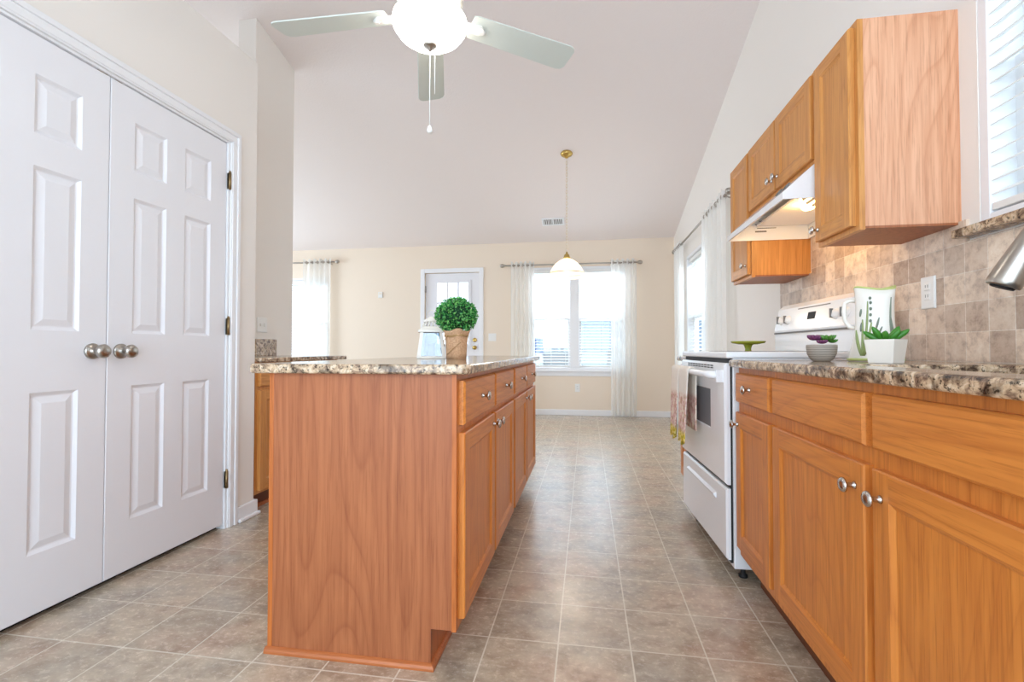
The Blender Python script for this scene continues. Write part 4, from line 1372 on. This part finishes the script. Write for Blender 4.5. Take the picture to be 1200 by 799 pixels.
for k in range(5):
    a = base_a + k * 2 * PI / 5
    R = Matrix.Translation(Vector((FX, FY, FZ))) @ Matrix.Rotation(a, 4, 'Z') @ Matrix.Translation(Vector((0, 0, 0.014))) @ Matrix.Rotation(math.radians(-12), 4, 'X')
    m = MB()
    out = [(0.175, -0.052), (0.19, -0.058), (0.64, -0.070), (0.662, -0.063), (0.674, -0.045), (0.676, 0.045), (0.664, 0.063), (0.642, 0.070), (0.19, 0.058), (0.175, 0.052)]
    m.hexa([R @ Vector((x, y, 0)) for x, y in out], [R @ Vector((x, y, 0.006)) for x, y in out])
    bl = m.build('blade', M['blade'], fan, bevel=0.002)
    br = MB()
    br.hexa([R @ Vector(p) for p in ((0.09, -0.016, -0.010), (0.22, -0.022, -0.010), (0.245, 0.0, -0.010), (0.22, 0.022, -0.010), (0.09, 0.016, -0.010))],
            [R @ Vector(p) for p in ((0.09, -0.016, 0.0), (0.22, -0.022, 0.0), (0.245, 0.0, 0.0), (0.22, 0.022, 0.0), (0.09, 0.016, 0.0))])
    br.tube([R @ Vector((0.228, 0, -0.009)), R @ Vector((0.228, 0, -0.016))], 0.010, 12)
    br.build('blade_bracket', M['fan_white'], bl)

# ------------------------------------------------------------------ pendant lamp
PX, PY = -0.21, 5.04
PZ = ceil_z(PY)
pn = thing('pendant_lamp', 'brass pendant lamp with a ribbed glass dome over the dining area', 'pendant lamp', (PX, PY, PZ))
MB().lathe((PX, PY, PZ), [(0, 0.012), (0.062, 0.018), (0.066, -0.006), (0.055, -0.022), (0.025, -0.036), (0.012, -0.05), (0, -0.052)], 28).build('canopy', M['brass'], pn)
ch = MB()
z = PZ - 0.05
k = 0
while z > 2.0:
    pts = []
    for q in range(10):
        a = 2 * PI * q / 10
        ox, oz = 0.009 * math.cos(a), 0.019 * math.sin(a)
        pts.append((PX + (ox if k % 2 else 0), PY + (0 if k % 2 else ox), z - 0.019 + oz))
    ch.tube(pts, 0.0022, 6, None, True)
    z -= 0.031
    k += 1
ch.build('chain', M['pale_brass'], pn)
MB().tube([(PX + 0.003, PY, PZ - 0.05), (PX + 0.006, PY + 0.004, 2.5), (PX, PY, 1.97)], 0.0028, 8).build('cord', M['white_plastic'], pn)
MB().lathe((PX, PY, 1.93), [(0, 0.065), (0.008, 0.06), (0.012, 0.04), (0.026, 0.03), (0.034, 0.005), (0.04, -0.012), (0, -0.012)], 24).build('shade_cap', M['brass'], pn)
n = 72
prof = [(0.036, 0.195), (0.075, 0.178), (0.115, 0.147), (0.148, 0.108), (0.170, 0.066), (0.180, 0.04), (0.192, 0.034), (0.199, 0.02), (0.203, 0.0), (0.198, 0.0), (0.194, 0.018), (0.187, 0.029), (0.175, 0.036),
        (0.165, 0.066), (0.143, 0.106), (0.110, 0.144), (0.072, 0.173), (0.036, 0.19)]
sg = MB()
rows = []
for r, h in prof:
    rows.append([sg.bm.verts.new((PX + (r + (0.0016 if q % 2 else -0.0016)) * math.cos(2 * PI * q / n), PY + (r + (0.0016 if q % 2 else -0.0016)) * math.sin(2 * PI * q / n), 1.722 + h)) for q in range(n)])
for a, b in zip(rows, rows[1:]):
    for q in range(n):
        sg.bm.faces.new((a[q], a[(q + 1) % n], b[(q + 1) % n], b[q])).smooth = True
sgo = sg.build('glass_shade', M['shade_glass'], pn)
MB().lathe((PX, PY, 1.722), [(0.1785, 0.045), (0.184, 0.041), (0.184, 0.034), (0.1785, 0.037)], 48).build('shade_band', M['brass'], sgo)
MB().lathe((PX, PY, 1.80), [(0, -0.035), (0.02, -0.03), (0.032, -0.005), (0.028, 0.02), (0.016, 0.05), (0.014, 0.08), (0, 0.08)], 20).build('bulb', M['bulb_glow'], pn)
point_light('pendant_light', (PX, PY, 1.745), 4.5, (1.0, 0.91, 0.78), 0.11, pn)

# ------------------------------------------------------------------ things on the island
LZ = 0.907
lx, ly = -0.785, 2.32
ln = thing('candle_lantern', 'white tapered lantern with a pierced crown beside the potted topiary', 'lantern', (lx, ly, LZ))
rot = 0.35
def rq(x, y, z):
    return (lx + x * math.cos(rot) - y * math.sin(rot), ly + x * math.sin(rot) + y * math.cos(rot), z)
def rbox(mb, x0, x1, y0, y1, z0, z1, k=1.0):
    mb.hexa([rq(x0, y0, z0), rq(x1, y0, z0), rq(x1, y1, z0), rq(x0, y1, z0)], [rq(x0 * k, y0 * k, z1), rq(x1 * k, y0 * k, z1), rq(x1 * k, y1 * k, z1), rq(x0 * k, y1 * k, z1)])
b = MB(); rbox(b, -0.072, 0.072, -0.072, 0.072, LZ, LZ + 0.012); b.build('base', M['ceramic'], ln, bevel=0.003)
K = 0.76
for sx, sy in ((1, 1), (1, -1), (-1, 1), (-1, -1)):
    p = MB()
    c0, c1 = 0.062, 0.062 * K
    w0, w1 = 0.018, 0.015
    p.hexa([rq(sx * c0 + dx * w0 / 1, sy * c0 + dy * w0, LZ + 0.012) for dx, dy in ((-.5, -.5), (.5, -.5), (.5, .5), (-.5, .5))],
           [rq(sx * c1 + dx * w1, sy * c1 + dy * w1, LZ + 0.132) for dx, dy in ((-.5, -.5), (.5, -.5), (.5, .5), (-.5, .5))])
    p.build('post', M['ceramic'], ln)
g = MB()
for s in range(4):
    a = s * PI / 2
    def q(u, w, z):
        x, y = u * math.cos(a) - w * math.sin(a), u * math.sin(a) + w * math.cos(a)
        return rq(x, y, z)
    g.hexa([q(-0.056, 0.060, LZ + 0.012), q(0.056, 0.060, LZ + 0.012), q(0.056, 0.062, LZ + 0.012), q(-0.056, 0.062, LZ + 0.012)],
           [q(-0.042, 0.0455, LZ + 0.132), q(0.042, 0.0455, LZ + 0.132), q(0.042, 0.0475, LZ + 0.132), q(-0.042, 0.0475, LZ + 0.132)])
g.build('glass_pane', M['smoky_glass'], ln)
r = MB(); rbox(r, -0.066, 0.066, -0.066, 0.066, LZ + 0.132, LZ + 0.144)
r.hexa([rq(-0.06, -0.06, LZ + 0.144), rq(0.06, -0.06, LZ + 0.144), rq(0.06, 0.06, LZ + 0.144), rq(-0.06, 0.06, LZ + 0.144)],
       [rq(-0.042, -0.042, LZ + 0.162), rq(0.042, -0.042, LZ + 0.162), rq(0.042, 0.042, LZ + 0.162), rq(-0.042, 0.042, LZ + 0.162)])
r.build('roof', M['ceramic'], ln, bevel=0.002)
cr = MB()
for k in range(12):
    a = 2 * PI * k / 12
    cr.tube([(lx + 0.041 * math.cos(a), ly + 0.041 * math.sin(a), LZ + 0.162), (lx + 0.038 * math.cos(a + 0.13), ly + 0.038 * math.sin(a + 0.13), LZ + 0.176), (lx + 0.034 * math.cos(a), ly + 0.034 * math.sin(a), LZ + 0.188)], 0.0042, 6)
cr.lathe((lx, ly, LZ + 0.186), [(0.040, 0.0), (0.041, 0.004), (0.03, 0.014), (0.014, 0.021), (0.012, 0.026), (0, 0.028), ], 24)
cr.build('pierced_crown', M['ceramic'], ln)
MB().lathe((lx, ly, LZ + 0.012), [(0, 0), (0.022, 0), (0.022, 0.065), (0, 0.066)], 18).build('candle', M['cream_plastic'], ln)
ringp = [(lx + 0.02 * math.cos(2 * PI * q / 16), ly, LZ + 0.226 + 0.02 * math.sin(2 * PI * q / 16)) for q in range(16)]
MB().tube(ringp, 0.002, 6, None, True).build('hanging_ring', M['ceramic'], ln)

tx, ty = -0.619, 2.20
tp = thing('boxwood_topiary', 'round green topiary ball in a burlap wrapped pot on the island', 'plant', (tx, ty, LZ))
pot = MB()
n = 40
rows = []
for h, r0 in ((0.0, 0.0), (0.0, 0.048), (0.03, 0.049), (0.06, 0.0505), (0.09, 0.053), (0.11, 0.054), (0.128, 0.060), (0.138, 0.066), (0.134, 0.06), (0.118, 0.051), (0.118, 0.0)):
    row = []
    if r0 == 0:
        row = [pot.bm.verts.new((tx, ty, LZ + h))] * n
    else:
        for q in range(n):
            a = 2 * PI * q / n
            f = 1 + (0.03 if h < 0.11 else 0.08) * math.sin(5 * a + 1) * (0.4 + h * 4)
            row.append(pot.bm.verts.new((tx + r0 * f * math.cos(a), ty + r0 * f * math.sin(a), LZ + h + (0.006 * math.sin(4 * a) if h > 0.12 else 0))))
    rows.append(row)
for a, b in zip(rows, rows[1:]):
    for q in range(n):
        vsq = []
        for v in (a[q], a[(q + 1) % n], b[(q + 1) % n], b[q]):
            if v not in vsq:
                vsq.append(v)
        if len(vsq) > 2:
            pot.bm.faces.new(vsq).smooth = True
pot.build('burlap_pot', M['burlap'], tp)
tw = MB()
for h in (0.108, 0.113):
    tw.tube([(tx + 0.057 * math.cos(2 * PI * q / 24), ty + 0.057 * math.sin(2 * PI * q / 24), LZ + h + 0.003 * math.sin(q)) for q in range(24)], 0.0022, 6, None, True)
tw.tube([(tx - 0.03, ty - 0.051, LZ + 0.11), (tx - 0.05, ty - 0.045, LZ + 0.085), (tx - 0.047, ty - 0.04, LZ + 0.06)], 0.002, 6)
tw.tube([(tx - 0.035, ty - 0.04, LZ + 0.02), (tx - 0.005, ty - 0.055, LZ + 0.045), (tx + 0.035, ty - 0.045, LZ + 0.08)], 0.0015, 6)
tw.build('twine', M['rope'], tp)
MB().ball((tx, ty, 1.113), 0.083, 0.083, 0.072, None, 24, 14).build('foliage_core', M['leaf_core'], tp)
lf = MB()
rnd = random.Random(11)
for i in range(1900):
    u = rnd.uniform(-1, 1); th_ = rnd.uniform(0, 2 * PI)
    s = math.sqrt(1 - u * u)
    nv = Vector((s * math.cos(th_), s * math.sin(th_), u))
    rr = rnd.uniform(0.84, 1.02)
    p = Vector((tx + nv.x * 0.101 * rr, ty + nv.y * 0.101 * rr, 1.113 + nv.z * 0.088 * rr))
    d = (nv + Vector((rnd.gauss(0, 0.75), rnd.gauss(0, 0.75), rnd.gauss(0, 0.75)))).normalized()
    sd = d.cross(Vector((rnd.gauss(0, 1), rnd.gauss(0, 1), rnd.gauss(0, 1)))).normalized()
    L_, W_ = rnd.uniform(0.009, 0.014), rnd.uniform(0.0035, 0.0055)
    nn = d.cross(sd) * 0.0015
    f = lf.bm.faces.new([lf.bm.verts.new(q) for q in (p - d * L_ * 0.5, p - d * L_ * 0.1 + sd * W_ + nn, p + d * L_ * 0.4 + sd * W_ * 0.7, p + d * L_ * 0.6, p + d * L_ * 0.4 - sd * W_ * 0.7, p - d * L_ * 0.1 - sd * W_ + nn)])
lf.build('foliage', M['leaf'], tp, recalc=False)

# ------------------------------------------------------------------ things on the right countertop
CZ = CTOP
def rosette(mb, c, R, rings, mat, up=0.6, seed=0, fat=0.32):
    rnd = random.Random(seed)
    for k in range(rings):
        f = 1 - k / rings * 0.75
        cnt = 8 - k
        for i in range(cnt):
            a = 2 * PI * (i + 0.5 * (k % 2)) / cnt + rnd.uniform(-0.1, 0.1)
            el = min(1.45, up * (0.45 + 0.9 * k / rings))
            d = Vector((math.cos(a) * math.cos(el), math.sin(a) * math.cos(el), math.sin(el)))
            L_ = R * f
            s0 = Vector(c)
            pts = [s0 + d * L_ * t + Vector((0, 0, L_ * 0.18 * t * t)) for t in (0.02, 0.25, 0.55, 0.8, 0.96, 1.03)]
            mb.tube(pts, [L_ * fat * q for q in (0.3, 0.6, 0.85, 0.75, 0.4, 0.06)], 8, mat)

bx, by = 0.785, 1.75
bo = thing('succulent_bowl', 'small grey banded bowl of purple and green succulents', 'plant', (bx, by, CZ))
MB().lathe((bx, by, CZ), [(0, 0), (0.024, 0), (0.034, 0.008), (0.043, 0.026), (0.0455, 0.046), (0.045, 0.056), (0.042, 0.057), (0.040, 0.046), (0, 0.044)], 32).build('bowl', M['stoneware'], bo)
MB().lathe((bx, by, CZ + 0.044), [(0.040, 0.0), (0.03, 0.006), (0, 0.008)], 20).build('soil', M['soil'], bo)
s = MB(); rosette(s, (bx - 0.020, by + 0.004, CZ + 0.073), 0.025, 4, None, 1.0, 1, 0.34); rosette(s, (bx - 0.008, by - 0.022, CZ + 0.061), 0.018, 3, None, 0.9, 5, 0.34); s.build('purple_succulent', M['purple'], bo)
s = MB(); rosette(s, (bx + 0.016, by - 0.010, CZ + 0.069), 0.028, 4, None, 1.15, 2, 0.22); rosette(s, (bx + 0.012, by + 0.02, CZ + 0.067), 0.026, 3, None, 1.2, 3, 0.22); rosette(s, (bx + 0.032, by - 0.004, CZ + 0.063), 0.018, 3, None, 1.0, 6, 0.24); s.build('green_succulent', M['succulent'], bo)

px_, py_ = 0.866, 1.545
wp = thing('succulent_pot', 'white faceted square pot with a plump green succulent', 'plant', (px_, py_, CZ))
m = MB()
r45 = 0.62
def sq(r, z):
    return [(px_ + r * math.cos(r45 + PI / 4 + k * PI / 2), py_ + r * math.sin(r45 + PI / 4 + k * PI / 2), z) for k in range(4)]
o0, o1, i1, i0 = sq(0.045, CZ), sq(0.055, CZ + 0.07), sq(0.049, CZ + 0.07), sq(0.047, CZ + 0.058)
for A, B in ((o0, o1), (o1, i1), (i1, i0)):
    for k in range(4):
        m.face([A[k], A[(k + 1) % 4], B[(k + 1) % 4], B[k]])
m.face(o0[::-1]); m.face(i0)
bmesh.ops.remove_doubles(m.bm, verts=m.bm.verts, dist=1e-6)
m.build('pot', M['ceramic'], wp, bevel=0.002)
MB().hexa(sq(0.0465, CZ + 0.0585), sq(0.04, CZ + 0.063)).build('soil', M['soil'], wp)
s = MB()
for (a, L_, el) in ((-0.45, 0.058, 0.42), (2.7, 0.056, 0.36), (5.4, 0.042, 0.6), (2.2, 0.04, 0.7), (4.2, 0.044, 0.45), (1.2, 0.04, 0.5), (6.0, 0.046, 0.8), (3.3, 0.05, 0.7)):
    d = Vector((math.cos(a) * math.cos(el), math.sin(a) * math.cos(el), math.sin(el)))
    pts = [Vector((px_, py_, CZ + 0.062)) + d * L_ * t + Vector((0, 0, 0.012 * t * t)) for t in (0.0, 0.2, 0.5, 0.8, 0.95, 1.02)]
    s.tube(pts, [0.004, 0.007, 0.0092, 0.0078, 0.0045, 0.001], 10)
s.build('succulent', M['succulent_deep'], wp)

qx, qy = 0.950, 1.752
pt = thing('ceramic_pitcher', 'tall white ceramic pitcher painted with green reeds', 'pitcher', (qx, qy, CZ))
TW = -0.5
def ring(r, z, wav=0.0, n=40, p=3.4):
    out = []
    for i in range(n):
        a = 2 * PI * i / n
        ca, sa = math.cos(a), math.sin(a)
        k = (abs(ca) ** p + abs(sa) ** p) ** (-1 / p)
        x, y = r * ca * k, r * sa * k * 0.72
        out.append((qx + x * math.cos(TW) - y * math.sin(TW), qy + x * math.sin(TW) + y * math.cos(TW), z + wav * math.sin(2 * a + 0.6)))
    return out
m = MB()
lv = [(0.084, 0.0, 0), (0.088, 0.006, 0), (0.086, 0.016, 0), (0.076, 0.05, 0), (0.067, 0.09, 0), (0.062, 0.13, 0), (0.061, 0.17, 0), (0.0625, 0.21, 0.002), (0.066, 0.242, 0.007),
      (0.061, 0.242, 0.007), (0.057, 0.20, 0.001), (0.056, 0.15, 0), (0.06, 0.09, 0), (0.068, 0.05, 0), (0.07, 0.012, 0)]
lv = [(r_ * 0.85, h_, w_) for r_, h_, w_ in lv]
rings = [[m.bm.verts.new(q) for q in ring(r, CZ + h, w)] for r, h, w in lv]
for a, b in zip(rings, rings[1:]):
    for i in range(40):
        m.bm.faces.new((a[i], a[(i + 1) % 40], b[(i + 1) % 40], b[i])).smooth = True
m.bm.faces.new(rings[0][::-1]); m.bm.faces.new(rings[-1])
m.build('body', M['ceramic'], pt)
MB().tube(ring(0.054, CZ + 0.2435, 0.007), 0.0034, 8, None, True).build('rim', M['lime'], pt)
MB().tube(ring(0.074, CZ + 0.0075), 0.0045, 8, None, True).build('base_band', M['lime'], pt)
def on_p(a, h, off=0.002):
    for (r0, h0, _), (r1, h1, _) in zip(lv[:9], lv[1:9]):
        if h0 <= h <= h1 + 1e-6:
            r = r0 + (r1 - r0) * (h - h0) / (h1 - h0)
            break
    p = 3.4
    ca, sa = math.cos(a), math.sin(a)
    k = (abs(ca) ** p + abs(sa) ** p) ** (-1 / p)
    x, y = (r + off) * ca * k, (r + off) * sa * k * 0.72
    return Vector((qx + x * math.cos(TW) - y * math.sin(TW), qy + x * math.sin(TW) + y * math.cos(TW), CZ + h))
front = math.radians(-106)
def reed(a0, a1, h0, h1, w, mat, mb, steps=6):
    pts = [on_p(a0 + (a1 - a0) * t / steps, h0 + (h1 - h0) * t / steps, 0.0) for t in range(steps + 1)]
    mb.tube(pts, [w * (0.6 + 0.9 * math.sin(PI * (0.1 + 0.85 * t / steps))) * 0.8 for t in range(steps + 1)], 6, mat)
rd = MB()
for a0, a1, h0, h1, w in ((-0.20, -0.62, 0.02, 0.105, 0.0042), (-0.15, -0.05, 0.02, 0.20, 0.0028), (-0.12, 0.32, 0.02, 0.11, 0.0042), (-0.18, -0.30, 0.02, 0.14, 0.003), (-0.13, 0.12, 0.02, 0.13, 0.0034)):
    reed(front + a0, front + a1, h0, h1, w, None, rd)
rd.build('painted_reeds', M['reed'], pt)
rd = MB()
for a0, a1, h0, h1, w in ((0.30, 0.5, 0.10, 0.145, 0.0026), (0.95, 1.05, 0.06, 0.21, 0.0024), (1.15, 1.0, 0.06, 0.16, 0.0026), (0.35, 0.62, 0.075, 0.115, 0.0024), (-0.42, -0.36, 0.15, 0.175, 0.003), (-0.34, -0.33, 0.10, 0.13, 0.0034)):
    reed(front + a0, front + a1, h0, h1, w, None, rd)
for h in (0.135, 0.155, 0.175, 0.195, 0.21):
    c = on_p(front + 0.06 + 0.03 * math.sin(h * 300), h, 0.0005)
    rd.ball(c, 0.0042, 0.0042, 0.0055, None, 8, 6)
rd.build('painted_seed_heads', M['reed_dark'], pt)
hdir = Vector((-math.cos(TW), -math.sin(TW), 0))
hpts = [Vector((qx, qy, CZ)) + hdir * d + Vector((0, 0, h)) for d, h in ((0.047, 0.205), (0.068, 0.208), (0.082, 0.20), (0.084, 0.17), (0.082, 0.14), (0.07, 0.118), (0.05, 0.112))]
MB().tube(hpts, [0.007, 0.007, 0.0075, 0.0075, 0.007, 0.007, 0.006], 10).build('handle', M['ceramic'], pt)

cx_, cy_ = 0.945, 3.0
ck = thing('cake_stand', 'olive green glass cake stand on the countertop beyond the stove', 'cake stand', (cx_, cy_, CZ))
MB().lathe((cx_, cy_, CZ), [(0, 0), (0.05, 0), (0.052, 0.004), (0.04, 0.012), (0.02, 0.026), (0.016, 0.045), (0.022, 0.066), (0.03, 0.072), (0, 0.072)], 28).build('pedestal', M['green_ceramic'], ck)
MB().lathe((cx_, cy_, CZ + 0.072), [(0, 0), (0.05, 0.0), (0.088, 0.008), (0.096, 0.018), (0.094, 0.019), (0.086, 0.012), (0.05, 0.006), (0, 0.006)], 36).build('plate', M['green_ceramic'], ck)

# ------------------------------------------------------------------ repeats share a group
GROUPS = {'blind': 'slatted window blinds', 'curtain': 'sheer curtains', 'curtain rod': 'curtain rods', 'towel': 'towels on the oven handle',
          'outlet': 'outlet plates', 'switch': 'switch plates', 'countertop': 'granite countertops'}
for o in list(COL.objects):
    if o.parent is None and 'category' in o and 'group' not in o:
        if o['category'] in GROUPS:
            o['group'] = GROUPS[o['category']]
        elif o.name.startswith('base_cabinet'):
            o['group'] = 'base cabinets'
        elif o.name.startswith('wall_cabinet'):
            o['group'] = 'wall cabinets'
